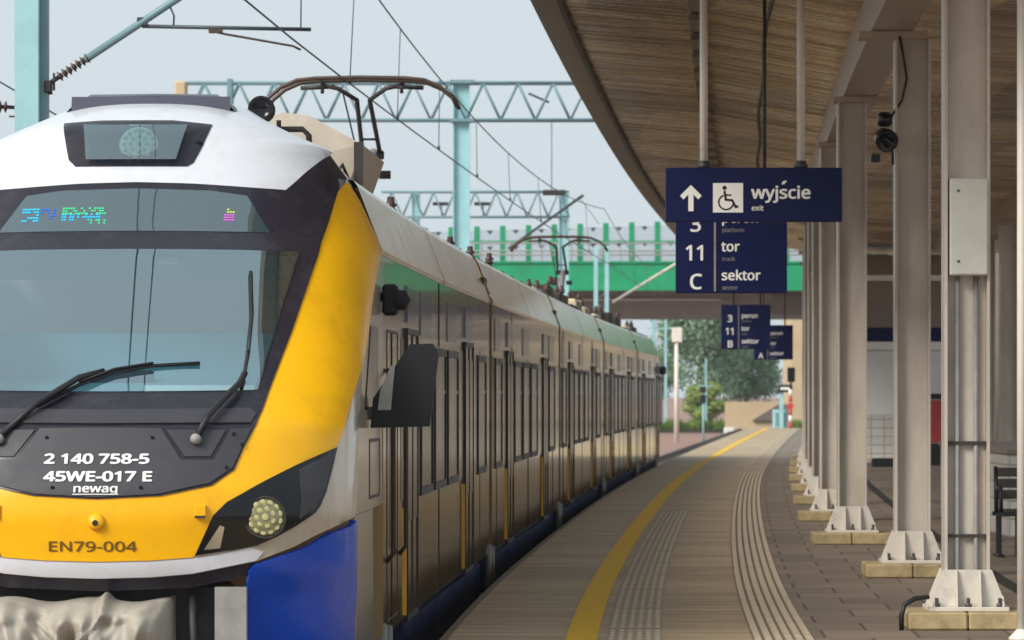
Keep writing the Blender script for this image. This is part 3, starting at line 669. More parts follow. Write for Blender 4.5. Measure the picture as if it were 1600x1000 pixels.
# cars
JOINTS = [0, 19.2, 36.7, 54.2, 71.7, 87.3]
def sheet(mb, s0, s1, prof, step=1.2, smooth=True):
    n = max(1, int((s1 - s0) / step)); mb.grid([[W(Y0 + s0 + (s1 - s0) * i / n, TC + t, h) for t, h in prof] for i in range(n + 1)], smooth)
    return mb
for ci_ in range(5):
    s0 = 3.62 if ci_ == 0 else JOINTS[ci_] + .28; s1 = JOINTS[ci_ + 1] - .28
    if ci_ == 4: s1 = 85.2
    bd = MB()
    sheet(bd, s0, s1, [(1.36, -.03), (1.41, .03), (1.41, .95), (1.41, 2.50)], smooth=False)
    sheet(bd, s0, s1, [(-1.41, 2.50), (-1.41, .03), (-1.36, -.03)], smooth=False)
    for se in (s0, s1): bd.add([W(Y0 + se, TC + t, h) for t, h in ((-1.36, -.03), (1.36, -.03), (1.41, .03), (1.41, 2.5), (1.25, 2.93), (-1.25, 2.93), (-1.41, 2.5), (-1.41, .03))], [tuple(range(8))])
    body = bd.build('car_body', 'side', train)
    rf = MB(); sheet(rf, s0, s1, [(1.25, 2.932), (.9, 2.95), (0, 2.96), (-.9, 2.95), (-1.25, 2.932), (-1.41, 2.50)]); rf.build('roof', 'greysteel', body)
    ln_ = s1 - s0; ns = 2
    for k in range(ns):                       # cream shields along the roof edge
        a, b_ = s0 + ln_ * k / ns + .03, s0 + ln_ * (k + 1) / ns - .03
        if ci_ == 0 and k == 0: a = 3.35
        sh = MB(); sheet(sh, a, b_, [(1.412, 2.49), (1.418, 2.52), (1.262, 2.925), (1.235, 2.965), (1.20, 2.97), (1.20, 2.93)], smooth=False); sh.build('roof_shield', 'cream', body)
    jn = MB(); sheet(jn, s1 - .05, s1 + .05, [(1.424, 2.49), (1.43, 2.52), (1.272, 2.93), (1.24, 2.975)], .2, False); sheet(jn, s0 + ln_ / 2 - .03, s0 + ln_ / 2 + .03, [(1.424, 2.49), (1.43, 2.52), (1.272, 2.93), (1.24, 2.975)], .2, False)
    jn.build('shield_joint', 'yellow', body)
    # doors and windows of the platform side
    if ci_ == 0: doors, wins = [6.1, 14.4], [(8.0, 9.6), (9.9, 11.5), (11.8, 13.4), (16.7, 18.2)]
    else:
        L0 = JOINTS[ci_]; doors, wins = [L0 + 3.2, L0 + 12.2], [(L0 + .8, L0 + 2.2), (L0 + 5.0, L0 + 6.7), (L0 + 7.0, L0 + 8.7), (L0 + 9.0, L0 + 10.7), (L0 + 14.1, L0 + 15.8)]
    o1 = TC + 1.41
    def ring(a, b_, h0, h1, wd, d0, d1):
        mb = MB(); mb.pbox(Y0 + a, Y0 + a + wd, o1 + d0, o1 + d1, h0, h1); mb.pbox(Y0 + b_ - wd, Y0 + b_, o1 + d0, o1 + d1, h0, h1)
        mb.pbox(Y0 + a + wd, Y0 + b_ - wd, o1 + d0, o1 + d1, h0, h0 + wd); mb.pbox(Y0 + a + wd, Y0 + b_ - wd, o1 + d0, o1 + d1, h1 - wd, h1); return mb
    wb_ = MB(); wb_.pbox(Y0 + (5.6 if ci_ == 0 else s0 + .15), Y0 + s1 - .15, o1 - .01, o1 + .004, .86, 1.98); wb_.build('window_band', 'winband', body)
    for (a, b_) in wins:
        wn = ring(a, b_, .84, 1.96, .06, -.01, .016).build('window', 'black', body)
        pn = MB(); pn.pbox(Y0 + a + .05, Y0 + b_ - .05, o1 - .01, o1 + .006, .89, 1.91); pn.pbox(Y0 + a + .06, Y0 + b_ - .06, o1 + .004, o1 + .013, 1.60, 1.625); pn.build('pane', 'winglass', wn)
    for a in doors:
        dr = MB(); dr.pbox(Y0 + a + .04, Y0 + a + 1.32, o1 - .02, o1 + .012, .02, 2.02); do = dr.build('door', 'side', body)
        gk = ring(a, a + 1.36, .0, 2.06, .04, -.01, .022); gk.pbox(Y0 + a + .665, Y0 + a + .695, o1, o1 + .02, .02, 2.02); gk.build('door_gasket', 'black', do)
        for q in (0, 1):
            pn = MB(); pn.pbox(Y0 + a + .12 + .65 * q, Y0 + a + .60 + .65 * q, o1, o1 + .017, .70, 1.90); pn.build('door_glass', 'winglass', do)
        ys_ = MB(); ys_.pbox(Y0 + a - .10, Y0 + a - .03, o1, o1 + .014, .05, .80); ys_.pbox(Y0 + a + 1.40, Y0 + a + 1.46, o1, o1 + .014, .05, .80); ys_.build('door_edge_strip', 'yellow', do)
        bp_ = MB(); bp_.pbox(Y0 + a + .1, Y0 + a + 1.25, o1, o1 + .014, 2.10, 2.36); bp_.build('side_display', 'bluepanel', body)
    for (a, b_) in wins[::2]:
        bp_ = MB(); bp_.pbox(Y0 + a, Y0 + b_ - .2, o1, o1 + .008, 2.03, 2.36); bp_.build('blue_grey_panel', 'bluepanel', body)
    sm_ = MB(); q = s0 + .9; rg = random.Random(50 + ci_)
    while q < s1 - .4:
        sm_.pbox(Y0 + q, Y0 + q + .02, o1 - .01, o1 + rg.choice([.004, .006]), .03, rg.choice([2.48, 2.0, .84])); q += rg.uniform(2.2, 4.2)
        sm_.build('panel_seams', 'black', body)
    # skirts
    sk = MB(); a0, a1 = (s0 + 3.0 if ci_ == 0 else s0 + 1.6), s1 - 1.6; q = a0
    while q < a1 - .3:
        e = min(a1, q + 2.2); sk.pbox(Y0 + q + .02, Y0 + e - .02, TC + 1.22, TC + 1.37, -.52, -.05); q = e
    sk.build('skirt', 'navy', body)
    uf = MB(); uf.pbox(Y0 + s0 + .2, Y0 + s1 - .2, TC - 1.2, TC + 1.2, -.45, -.04); uf.build('underframe', 'black', body)
    # equipment on the roof
    rg = random.Random(20 + ci_); q = s0 + (6.5 if ci_ == 0 else 1.2)
    while q < s1 - 2.5:
        L = rg.uniform(1.2, 2.6); hh = rg.uniform(.05, .16) if ci_ < 2 else rg.uniform(.12, .36); kind = rg.choice(['cream', 'dark', 'dark', 'greysteel'])
        eb = MB(); eb.bbox(0, L, .2, rg.uniform(.85, 1.1), 2.93, 2.97 + hh, .03, lambda x, y, z: W(Y0 + q + x, TC + y, z)); eq = eb.build('roof_unit', kind, body)
        for k in range(1 if ci_ < 2 else 2): eb = MB(); x = rg.uniform(.1, L - .1); eb.lathe([(.035, 0), (.06, .02), (.035, .04), (.06, .06), (.035, .08), (.03, .13)], W(Y0 + q + x, TC + rg.uniform(.5, 1.0), 2.97 + hh), (0, 0, 1), 10); eb.build('insulator', 'insul', eq)
        q += L + rg.uniform(.4, 1.4)
    cb = MB(); cb.tube([W(Y0 + s0 + (s1 - s0) * i / 24, TC + 1.12, 3.0 + .015 * math.sin(i * 1.9)) for i in range(25)], .025, 6); cb.tube([W(Y0 + s0 + (s1 - s0) * i / 24, TC + 1.0, 3.03 + .02 * math.sin(i * 1.3)) for i in range(25)], .02, 6); cb.build('roof_cable', 'dark', body)
    if ci_ < 4:
        gw = MB(); gw.pbox(Y0 + s1, Y0 + s1 + .56, TC - 1.33, TC + 1.36, .0, 2.75); gw.build('gangway', 'black', train)
# rear cab
rc = MB(); rows = []
for s, k, dz in ((85.2, 1, 0), (86, .99, .05), (86.6, .95, .25), (87.1, .86, .6), (87.4, .72, 1.1)):
    rows.append([W(Y0 + s, TC + t * k, min(h, 2.93 - dz)) for t, h in ((1.41, .0), (1.41, 1.2), (1.41, 2.5), (1.25, 2.93), (0, 2.95), (-1.25, 2.93), (-1.41, 2.5), (-1.41, 0))])
rc.grid(rows, True); rc.build('rear_cab', 'silver', train)
rm = MB(); rm.bbox(1.40, 1.56, 86.4, 86.55, 2.08, 2.28, .03, lambda x, y, z: W(Y0 + y, TC + x, z)); rm.build('rear_mirror', 'blackgl', train)
# bogies
for sj in (3.9, 19.2, 36.7, 54.2, 71.7, 83.4):
    bo = MB(); bo.bbox(1.0, 1.22, sj - 1.5, sj + 1.5, -.42, -.20, .03, lambda x, y, z: W(Y0 + y, TC + x, z)); bf = bo.build('bogie', 'dark', train)
    for d in (-1.25, 1.25):
        wh = MB(); wh.lathe([(.42, 0), (.42, .09), (.36, .11), (.15, .11), (.12, .14)], W(Y0 + sj + d, TC + .72, -.34), W(Y0, 1, 0) - W(Y0, 0, 0), 24); wh.build('wheel', 'dark', bf)
        ab = MB(); ab.bbox(1.18, 1.36, sj + d - .18, sj + d + .18, -.42, -.02, .04, lambda x, y, z: W(Y0 + y, TC + x, z)); ab.build('axle_box', 'navy', bf)
    for q in ((-.28, -.34, -.2, .10), (.45, .3, .4, .06)):
        dm = MB(); dm.tube([W(Y0 + sj + q[0], TC + 1.40, -.45), W(Y0 + sj + q[1], TC + 1.41, -.1), W(Y0 + sj + q[2], TC + 1.40, q[3])], .03, 8); dm.build('damper', 'greysteel', bf)
# cab side: mirror, camera, window, hatch lines
mr = MB(); sY = Y0 + 1.95
mr.prism([(1.43, 1.39), (1.445, 1.57), (1.67, 1.90), (1.81, 1.905), (1.845, 1.84), (1.79, 1.40)], W(sY, TC, 0), (1, 0, 0), (0, 0, 1), (0, .22, 0)); mro = mr.build('wing_mirror', 'mirrorblack', train)
mr = MB(); mr.prism([(1.475, 1.50), (1.49, 1.62), (1.555, 1.77), (1.58, 1.77), (1.555, 1.50)], W(sY - .012, TC, 0), (1, 0, 0), (0, 0, 1), (0, .008, 0)); mr.build('mirror_inlay', 'greysteel', mro)
mr = MB(); mr.box(1.40, 1.52, .05, .15, 1.44, 1.52, lambda x, y, z: W(sY + y, TC + x, z)); mr.build('mirror_arm', 'dark', mro)
cm = MB(); cm.lathe([(.05, -.05), (.07, -.03), (.075, .10), (.05, .14)], W(Y0 + 3.35, TC + 1.53, 2.2), (0, 1, 0), 6); cm.bbox(1.42, 1.52, 3.3, 3.46, 2.10, 2.30, .02, lambda x, y, z: W(Y0 + y, TC + x, z)); cm.tube([W(Y0 + 3.4, TC + 1.40, 2.22), W(Y0 + 3.4, TC + 1.52, 2.2)], .03, 8); cm.build('side_camera', 'mirrorblack', train)
cw = MB(); cw.add([W(Y0 + s, TC + 1.416, h) for s, h in ((1.75, 1.50), (3.0, 1.50), (3.0, 2.02), (2.30, 2.02))], [(0, 1, 2, 3)]); cw.build('cab_side_window', 'winglass', train)
hl_ = MB()
for (a, b_, h0, h1) in ((4.0, 5.2, .1, 2.0), (2.2, 3.2, .95, 1.3)):
    for (p0, p1, q0, q1) in ((a, a + .02, h0, h1), (b_, b_ + .02, h0, h1), (a, b_, h0, h0 + .02), (a, b_, h1, h1 + .02)): hl_.pbox(Y0 + p0, Y0 + p1, TC + 1.405, TC + 1.414, q0, q1)
hl_.build('cab_door_seam', 'black', train)
gh = MB()
for s in (3.9, 5.35):
    gh = MB(); gh.tube([W(Y0 + s, TC + 1.412, .5), W(Y0 + s, TC + 1.46, .56), W(Y0 + s, TC + 1.46, 1.7), W(Y0 + s, TC + 1.412, 1.76)], .016, 8)
    gh.build('grab_rail', 'dark', train)
# horn and cream cabinets behind the cab
hn = MB(); hn.lathe([(.02, .2), (.03, .08), (.06, .02), (.088, -.03), (.085, -.035), (.05, .0)], W(Y0 + 4.2, TC + .57, 3.475), (0, 1, 0), 20); hn.lathe([(.075, .14), (.085, .10), (.085, 0), (.06, -.02)], W(Y0 + 4.25, TC + .57, 3.475), (0, 1, 0), 20); hn.build('horn', 'blackgl', train)
fr_ = MB()
fr_.tube([W(Y0 + 4.0, TC + .30, 3.45), W(Y0 + 4.3, TC + .46, 3.38), W(Y0 + 4.4, TC + .56, 3.30), W(Y0 + 4.4, TC + .58, 3.1)], .022, 8)
for hh in (3.24, 3.36): fr_.tube([W(Y0 + 4.5, TC + .45, hh), W(Y0 + 4.5, TC + .82, hh), W(Y0 + 4.5, TC + .86, hh - .04), W(Y0 + 4.5, TC + .88, 3.0)], .02, 8)
for tt in (.50, .66): fr_.tube([W(Y0 + 4.5, TC + tt, 3.0), W(Y0 + 4.5, TC + tt, 3.42)], .016, 8)
fr_.build('horn_frame', 'dark', train)
cbn = MB(); rows = []
for s, a in ((5.2, 0), (5.25, 1), (7.6, 1), (7.65, 0)):
    pr = [(.30, 2.93), (.42, 3.44), (.62, 3.52), (.80, 3.50), (1.17, 3.30), (1.05, 2.96)] if a else [(.70, 3.2)] * 6
    rows.append([W(Y0 + s, TC + t, h) for t, h in pr])
cbn.grid(rows, False); cbn.build('roof_cabinet', 'cabcream', train)
cbe = MB(); cbe.pbox(Y0 + 5.1, Y0 + 5.16, TC + 1.12, TC + 1.18, 3.02, 3.31); cbe.tube([W(Y0 + 5.1, TC + .95, 3.0), W(Y0 + 5.0, TC + 1.05, 3.15), W(Y0 + 5.2, TC + 1.1, 3.0)], .015, 6); cbe.build('cabinet_edge', 'dark', train)

# pantographs
def pantograph(Yp, top, detailed):
    c0 = TC + .09
    pg = MB()
    pg.tube([W(Yp + .9, c0 - .35, 3.12), W(Yp + .9, c0 + .5, 3.12)], .03, 8); pg.tube([W(Yp - .9, c0 - .35, 3.12), W(Yp - .9, c0 + .35, 3.12)], .03, 8)
    for sg in (-1, 1): pg.tube([W(Yp - .9, c0 + sg * .35, 3.12), W(Yp + .9, c0 + sg * .35, 3.12)], .028, 8)
    po = pg.build('pantograph', 'dark', train)
    ib = MB()
    for sy in (-.8, .8):
        for sg in (-.35, .35): ib.lathe([(.04, 0), (.08, .02), (.04, .04), (.08, .07), (.04, .09), (.08, .12), (.03, .15)], W(Yp + sy, c0 + sg, 2.95), (0, 0, 1), 12)
    ib.build('insulator', 'insul', po)
    kz = 4.08; ky = Yp + 1.2
    a = MB(); a.tube([W(Yp - .8, c0 - .02, 3.16), W(ky, c0 + .02, kz)], .085, 10, .06); a.tube([W(Yp - .7, c0 - .12, 3.14), W(ky, c0 - .08, kz - .14)], .02, 6); a.build('lower_arm', 'greysteel', po)
    kb = MB(); kb.bbox(-.13, .13, -.05, .05, kz - .06, kz + .03, .01, lambda x, y, z: W(ky + y, c0 + x, z)); kb.lathe([(.045, 0), (.045, .12)], W(ky, c0 + .08, kz - .22), (1, 0, 0), 10); kb.build('knee_joint', 'dark', po)
    a = MB()
    a.tube([W(ky, c0 - .09, kz), W(Yp + .1, c0 - .06, top - .20), W(Yp, c0 - .24, top - .09), W(Yp, c0 - .42, top - .05)], .024, 8); a.tube([W(ky, c0 + .09, kz), W(Yp + .1, c0 + .07, top - .20), W(Yp, c0 + .24, top - .09), W(Yp, c0 + .42, top - .05)], .024, 8)
    a.tube([W(ky, c0 - .11, kz - .15), W(Yp, c0 - .20, top - .10)], .009, 6)
    a.tube([W(ky + (Yp - ky) * .25, c0 - .08, kz + .13), W(ky + (Yp - ky) * .25, c0 + .085, kz + .13)], .014, 6)
    a.build('upper_arm', 'dark', po)
    for sg in (-1, 1):
        hb = MB(); hb.tube([W(Yp, c0 + sg * .28, top - .07), W(Yp, c0 + sg * .62, top - .085)], .022, 8); hb.tube([W(Yp - .2, c0 + sg * .40, top - .03), W(Yp + .2, c0 + sg * .40, top - .03)], .02, 6); hb.tube([W(Yp, c0 + sg * .40, top - .02), W(Yp, c0 + sg * .40, top - .14)], .02, 6)
        hb.build('head_spring', 'dark', po)
    for dy in (-.2, .2):
        hb = MB(); pts = [(-.97, -.29), (-.92, -.19), (-.80, -.09), (-.64, -.02), (-.45, 0), (0, .008), (.45, 0), (.64, -.02), (.80, -.09), (.92, -.19), (.97, -.29)]
        hb.tube([W(Yp + dy, c0 + t, top + z) for t, z in pts], .021, 8); hb.build('collector_bow', 'copper', po)
pantograph(45.0, 4.76, True)
pantograph(90.0, 4.75, True)

# ------------------------------------------------------------------ CANOPY and its columns
OC, OC2 = 3.35, 6.9
CY0, CY1 = 27.0, 113.5
COLY = [30.8 + 8.6 * k for k in range(10)]
canopy = thing('platform_canopy', 'long brown ribbed metal canopy roof curving over the platform', 'canopy', W(70, OC, 4.77))
def ceil_h(o): return float(np.interp(o, [0, .26, 1.7, 3.2, 6.9, 8.8], [5.62, 5.60, 5.47, 5.20, 5.06, 5.20]))
bays = [CY0] + [y + 4.3 for y in COLY[:-1]] + [CY1]
for a, b_ in zip(bays[:-1], bays[1:]):
    cl = MB(); rows = []; n = int((b_ - a - .03) / .2); d = (b_ - a - .03) / n
    for i in range(n):
        for fr, dz in ((0, 0), (.42, 0), (.5, .035), (.92, .035)): rows.append([W(a + (i + fr) * d, o, ceil_h(o) + dz) for o in (.26, .95, 1.7, 2.45, 3.2, 5, 6.9, 8.8)])
    rows.append([W(b_ - .03, o, ceil_h(o)) for o in (.26, .95, 1.7, 2.45, 3.2, 5, 6.9, 8.8)])
    cl.grid(rows, False, True); cl.build('ceiling_panel', 'ceiling', canopy)
    fg = MB(); fg.pbox(a + .01, b_ - .01, -.02, .255, 5.56, 5.88, 1.5); fg.build('gutter_fascia', 'fascia', canopy)
    fg = MB(); fg.pbox(a + .01, b_ - .01, .25, .30, 5.53, 5.60, 1.5); fg.build('edge_rail', 'dark', canopy)
rf = MB(); rf.grid([[W(y, o, h) for o, h in ((.0, 5.86), (3.2, 5.55), (8.9, 5.5))] for y in np.linspace(CY0, CY1, 40)], False); rf.build('roof_cover', 'concdark', canopy)
for o in (OC, OC2):
    bm_ = MB(); bm_.pbox(CY0, CY1, o - .15, o + .22, 4.77, 5.24 if o == OC else 5.10, 2); bm_.build('roof_beam', 'beam', canopy)
    for y in COLY:
        bm_ = MB(); bm_.pbox(y - .16, y + .16, o - .26, o + .34, 4.70, 4.765); bm_.build('beam_plate', 'beam', canopy)
ct = MB(); ct.pbox(CY0, CY1, 1.60, 1.68, 5.36, 5.42, 2); ct.build('cable_tray', 'dark', canopy)
ct = MB(); y = 30.
while y < CY1 - 2: ct.pbox(y, y + 1.3, 1.58, 1.72, 5.29, 5.358); y += 2.4
ct.build('light_fittings', 'fascia', canopy)['kind'] = 'stuff'
ct = MB(); ct.tube([W(y, 2.37 + .02 * math.sin(y * .5), 5.33) for y in np.arange(CY0, CY1, 1.5)], .022, 6); ct.build('conduit', 'dark', canopy)
# seams between ceiling sheets
ss = MB()
for y in bays[1:-1]: ss.pbox(y - .04, y + .04, .26, 3.2, 5.17, 5.185)
def make_column(loc):
    t = thing('canopy_column', '', 'column', loc, 'steel canopy columns')
    x, y, z = loc
    def P(a, b_, c_): return (x + a, y + b_, z + c_)
    pd = MB(); pd.bbox(-.42, -.02, -.42, .40, 0, .12, .012, P); pd.bbox(-.012, .42, -.42, .40, 0, .12, .012, P); pd.build('pedestal', 'stone', t)
    bp_ = MB(); bp_.bbox(-.275, .275, -.27, .27, .12, .15, .004, P); bpo = bp_.build('base_plate', 'colwhite', t)
    fb = MB()
    for yy in (-.165, .150): fb.prism([(-.265, .151), (.265, .151), (.165, .40), (-.165, .40)], P(0, yy, 0), (1, 0, 0), (0, 0, 1), (0, .015, 0))
    for xx in (-.085, .075): fb.prism([(-.26, .151), (-.166, .151), (-.166, .40), (-.19, .40)], P(xx, 0, 0), (0, 1, 0), (0, 0, 1), (.012, 0, 0))
    for xx in (-.24, .23): fb.prism([(-.26, .151), (-.166, .151), (-.166, .22), (-.19, .22)], P(xx, 0, 0), (0, 1, 0), (0, 0, 1), (.012, 0, 0))
    fb.build('foot_bracket', 'colwhite', t)
    for xx in (-.215, 0, .215):
        bl = MB(); bl.lathe([(.024, 0), (.024, .022), (.013, .024), (.013, .06)], P(xx, -.222, .15), (0, 0, 1), 8); bl.build('anchor_bolt', 'bolt', bpo)
    sh = MB()
    for xx in (-.155, .133): sh.bbox(xx, xx + .022, -.15, .15, .152, 4.70, .003, P)
    sh.bbox(-.132, .132, -.055, -.04, .152, 4.70, .001, P)
    sh.build('shaft', 'column', t)
    return t
COLLABELS = ['nearest canopy column, carrying a pale switch box and two conduits', 'second canopy column, with the loudspeaker hanging at its left side',
             'third canopy column, plain, left of the white kiosk gap', 'fourth canopy column, slim strip close behind the third', 'fifth canopy column along the platform',
             'sixth canopy column with a small camera high on its left side', 'seventh canopy column along the platform', 'eighth canopy column, mostly hidden by nearer ones', 'ninth canopy column, mostly hidden by nearer ones', 'farthest canopy column at the end of the roof']
COFF = [3.49, 3.56, 3.29, 3.27, 3.30] + [3.33] * 5
proto = None
for k, y in enumerate(COLY):
    loc = W(y, COFF[k], 0)
    if proto is None: proto = make_column(loc); c_ = proto
    else: c_ = copy_tree(proto); c_.location = loc
    c_['label'] = COLLABELS[k]; c_.rotation_euler = (0, 0, -math.atan(slope(y)) * .5)
for y in (82.4, 91.0, 99.6, 108.2):
    c_ = copy_tree(proto); c_.location = W(y, OC2, 0); c_['group'] = 'rear row of canopy columns'
    c_['label'] = {82.4: 'nearest column of the rear row, at the right edge behind the bench', 91.0: 'second column of the rear row, left of the nearest one', 99.6: 'third column of the rear row, behind the box column', 108.2: 'last column of the rear row by the kiosk'}[y]
# things on the first column
y1 = COLY[0]; p1 = W(y1, 3.49, 0)
eb = thing('switch_box', 'pale grey steel box fixed high on the nearest column', 'box', p1 + Vector((0, -.2, 2.4)))
m_ = MB(); m_.bbox(p1.x - .125, p1.x + .132, p1.y - .20, p1.y - .02, 2.405, 3.065, .008); m_.build('cabinet', 'boxwhite', eb)
m_ = MB(); m_.bbox(p1.x - .118, p1.x + .125, p1.y - .208, p1.y - .1995, 2.412, 3.058, .003); dd = m_.build('cover', 'boxwhite', eb)
for zz in (2.50, 2.98):
    m_ = MB(); m_.disc((p1.x - .07, p1.y - .208, zz), (1, 0, 0), (0, 0, 1), .010, (0, -.006, 0), 8); m_.build('screw', 'bolt', dd)
cd = thing('conduit_pipes', 'two thin grey cable pipes running down inside the nearest column', 'pipe', p1 + Vector((0, -.1, .15)))
for xx in (-.065, .062):
    m_ = MB(); m_.tube([(p1.x + xx, p1.y - .085, 2.40), (p1.x + xx, p1.y - .085, .30), (p1.x + xx * 1.1, p1.y - .09, .22)], .017, 8); m_.build('pipe', 'greysteel', cd)
m_ = MB(); m_.box(p1.x - .13, p1.x + .13, p1.y - .104, p1.y - .058, 1.25, 1.275); m_.box(p1.x - .13, p1.x + .13, p1.y - .104, p1.y - .058, .62, .64); m_.build('pipe_clamp', 'dark', cd)
hs = MB(); hs.tube([p1 + Vector(q) for q in ((-.47, -.36, .0), (-.47, -.36, .10), (-.45, -.36, .17), (-.38, -.33, .21), (-.28, -.28, .22))], .017, 8)
tag(hs.build('cable', 'black'), 'short black cable looping out of the paving beside the nearest column base', 'cable')
wp = thing('white_post', 'slim white steel post at the right edge of the picture in front of the bench', 'post', (3.31, 29.1, 0))
m_ = MB(); m_.tube([(3.31, 29.1, .0), (3.31, 29.1, 5.18)], .03, 16); m_.build('tube', 'polewhite', wp)
m_ = MB(); m_.lathe([(.085, 0), (.085, .015), (.05, .05), (.034, .07)], (3.31, 29.1, 0), (0, 0, 1), 16); m_.build('foot', 'polewhite', wp)
# loudspeaker on the second column
y2 = COLY[1]; p2 = W(y2, 3.56, 0)
ls = thing('loudspeaker', 'round black and yellowish loudspeaker lamp hanging left of the second column on a black cable', 'loudspeaker', p2 + Vector((-.2, -.15, 3.8)))
m_ = MB(); m_.lathe([(.055, 0), (.075, -.03), (.095, -.12), (.10, -.20), (.085, -.205), (.03, -.1)], (p2.x - .275, p2.y - .1, 3.86), (-.2, 1, .35), 18); m_.lathe([(.04, 0), (.065, .02), (.065, .10), (.04, .13)], (p2.x - .245, p2.y - .08, 3.93), (0, 0, 1), 14); m_.build('speaker_body', 'blackgl', ls)
m_ = MB(); m_.bbox(p2.x - .36, p2.x - .19, p2.y - .14, p2.y - .02, 3.70, 3.735, .006); m_.tube([(p2.x - .36, p2.y - .1, 3.72), (p2.x - .20, p2.y - .1, 3.77), (p2.x - .14, p2.y - .08, 3.75)], .014, 8); m_.build('bracket', 'stone', ls)
m_ = MB(); m_.bbox(p2.x - .37, p2.x - .29, p2.y - .16, p2.y - .08, 3.62, 3.69, .008); m_.tube([(p2.x - .18, p2.y - .1, 3.76), (p2.x - .175, p2.y - .1, 3.60)], .012, 6); m_.build('sensor', 'black', ls)
m_ = MB(); m_.tube([(p2.x - .215, p2.y - .08, 4.05), (p2.x - .19, p2.y - .1, 4.02), (p2.x - .10, p2.y - .16, 4.16), (p2.x - .06, p2.y - .165, 4.35), (p2.x - .09, p2.y - .165, 4.55), (p2.x - .12, p2.y - .15, 4.72)], .012, 8); m_.build('cable', 'black', ls)
# camera on the sixth column
p6 = W(COLY[5], OC, 0)
ca = thing('security_camera', 'small pale camera high on the left side of a far column', 'camera', p6 + Vector((-.2, 0, 3.6)))
m_ = MB(); m_.lathe([(.05, 0), (.09, .02), (.09, .1), (.03, .15)], (p6.x - .05, p6.y - .32, 3.62), (0, 0, -1), 14); m_.build('dome', 'lampwhite', ca)
m_ = MB(); m_.bbox(p6.x - .1, p6.x + .0, p6.y - .36, p6.y - .12, 3.63, 3.69, .006); m_.build('bracket', 'dark', ca)

# ------------------------------------------------------------------ hanging signs
def hanger(mb, x, y, z0, r=.034): mb.tube([(x, y, z0), (x, y, 5.33)], r, 12); return mb
def sign_origin(px, y, h): return Vector((px, y, h))
S1Y = 38.0
X0, X1 = (1040 - 800) * S1Y / 7000, (1316 - 800) * S1Y / 7000
Z1, Z0 = 1.6 + (615 - 262) * S1Y / 7000, 1.6 + (615 - 346.5) * S1Y / 7000
sg1 = thing('exit_sign', 'wide navy exit sign reading wyjście with an arrow and a wheelchair symbol', 'sign', ((X0 + X1) / 2, S1Y, Z0))
m_ = MB(); m_.bbox(X0, X1, S1Y, S1Y + .10, Z0, Z1, .006); m_.build('panel', 'signblue', sg1)
for px in (1100, 1252):
    m_ = MB(); hanger(m_, (px - 800) * S1Y / 7000, S1Y + .05, Z1 - .002); m_.build('hanger_rod', 'polewhite', sg1)
    m_ = MB(); m_.lathe([(.06, 0), (.06, .02), (.045, .04), (.045, .06)], ((px - 800) * S1Y / 7000, S1Y + .05, Z1), (0, 0, 1), 12); m_.build('rod_flange', 'dark', sg1)
q = S1Y / 7000; fy = S1Y - .003
def PX(x, y_): return ((x - 800) * q, fy, 1.6 + (615 - y_) * q)
ar = MB()
ar.prism([(-4, 0), (4, 0), (4, 26), (11.5, 18.5), (17, 24), (0, 41), (-17, 24), (-11.5, 18.5), (-4, 26)], PX(1079.5, 330), (q, 0, 0), (0, 0, q), (0, .003, 0)); ar.build('arrow', 'signwhite', sg1)
pg = MB(); pg.prism([(0, 0), (47, 0), (47, 46), (0, 46)], PX(1114, 332), (q, 0, 0), (0, 0, q), (0, .003, 0)); pgo = pg.build('pictogram_plate', 'signwhite', sg1)
wc = MB(); o_ = Vector(PX(1114, 332)) + Vector((0, -.0015, 0)); A, B, D = (q, 0, 0), (0, 0, q), (0, .0012, 0)
wc.disc(o_ + Vector((18 * q, 0, 38.5 * q)), A, B, 3.4, D, 14)
wc.ribbon([(18, 33), (20, 20), (30, 19), (35.5, 8.5), (38.5, 9.5)], 3.6, o_, A, B, D); wc.ribbon([(19, 27.5), (28, 27)], 2.6, o_, A, B, D)
arc = [(20.5 + 11.5 * math.cos(a), 16 + 11.5 * math.sin(a)) for a in np.linspace(R(115), R(345), 18)]; wc.ribbon(arc, 2.4, o_, A, B, D)
wc.build('wheelchair_symbol', 'black', pgo)
tx = MB(); flat_text(tx, 'wyjście', 40 * q, PX(1174, 310), ux=(1.06, 0, 0), bold=.0048, spacing=1.0); flat_text(tx, 'exit', 17 * q, PX(1174, 329), bold=.0012); tx.build('lettering', 'signwhite', sg1)

def track_sign(yq, xl, xr, zt, zb, row, letter, label, withhanger=True):
    """navy platform / track / sector sign; sizes in metres"""
    wd = xr - xl; k = wd / 174.
    s = thing('track_sign', label, 'sign', ((xl + xr) / 2, yq, zb), 'platform, track and sector signs')
    m_ = MB(); m_.bbox(xl, xr, yq, yq + .10, zb, zt, .006); m_.build('panel', 'signblue', s)
    f = yq - .003; rowh = row
    def P(dx, dz): return (xl + dx * k, f, zb + dz * k)
    m_ = MB(); m_.box(xl + 59.5 * k, xl + 62.5 * k, f - .001, f + .003, zb + 3 * k, zt - 3 * k); m_.build('divider', 'greysteel', s)
    big, sm, tiny = MB(), MB(), MB()
    for i, (n_, w1, w2) in enumerate(((letter, 'sektor', 'sector'), ('11', 'tor', 'track'), ('3', 'peron', 'platform'))):
        b0 = 6.5 + i * 45
        flat_text(big, n_, 49 * k, P(31, b0), bold=.0045, align='CENTER', spacing=.95)
        flat_text(sm, w1, 31.5 * k, P(71, b0 + 14), bold=.0038); flat_text(tiny, w2, 13 * k, P(72, b0 - 1), bold=.0005)
    big.build('numerals', 'signwhite', s); sm.build('lettering', 'signwhite', s); tiny.build('small_lettering', 'greysteel', s)
    for dx in (.255, .80):
        m_ = MB(); hanger(m_, xl + wd * dx, yq + .05, zt - .002, .016); m_.build('hanger_rod', 'dark', s)
    return s
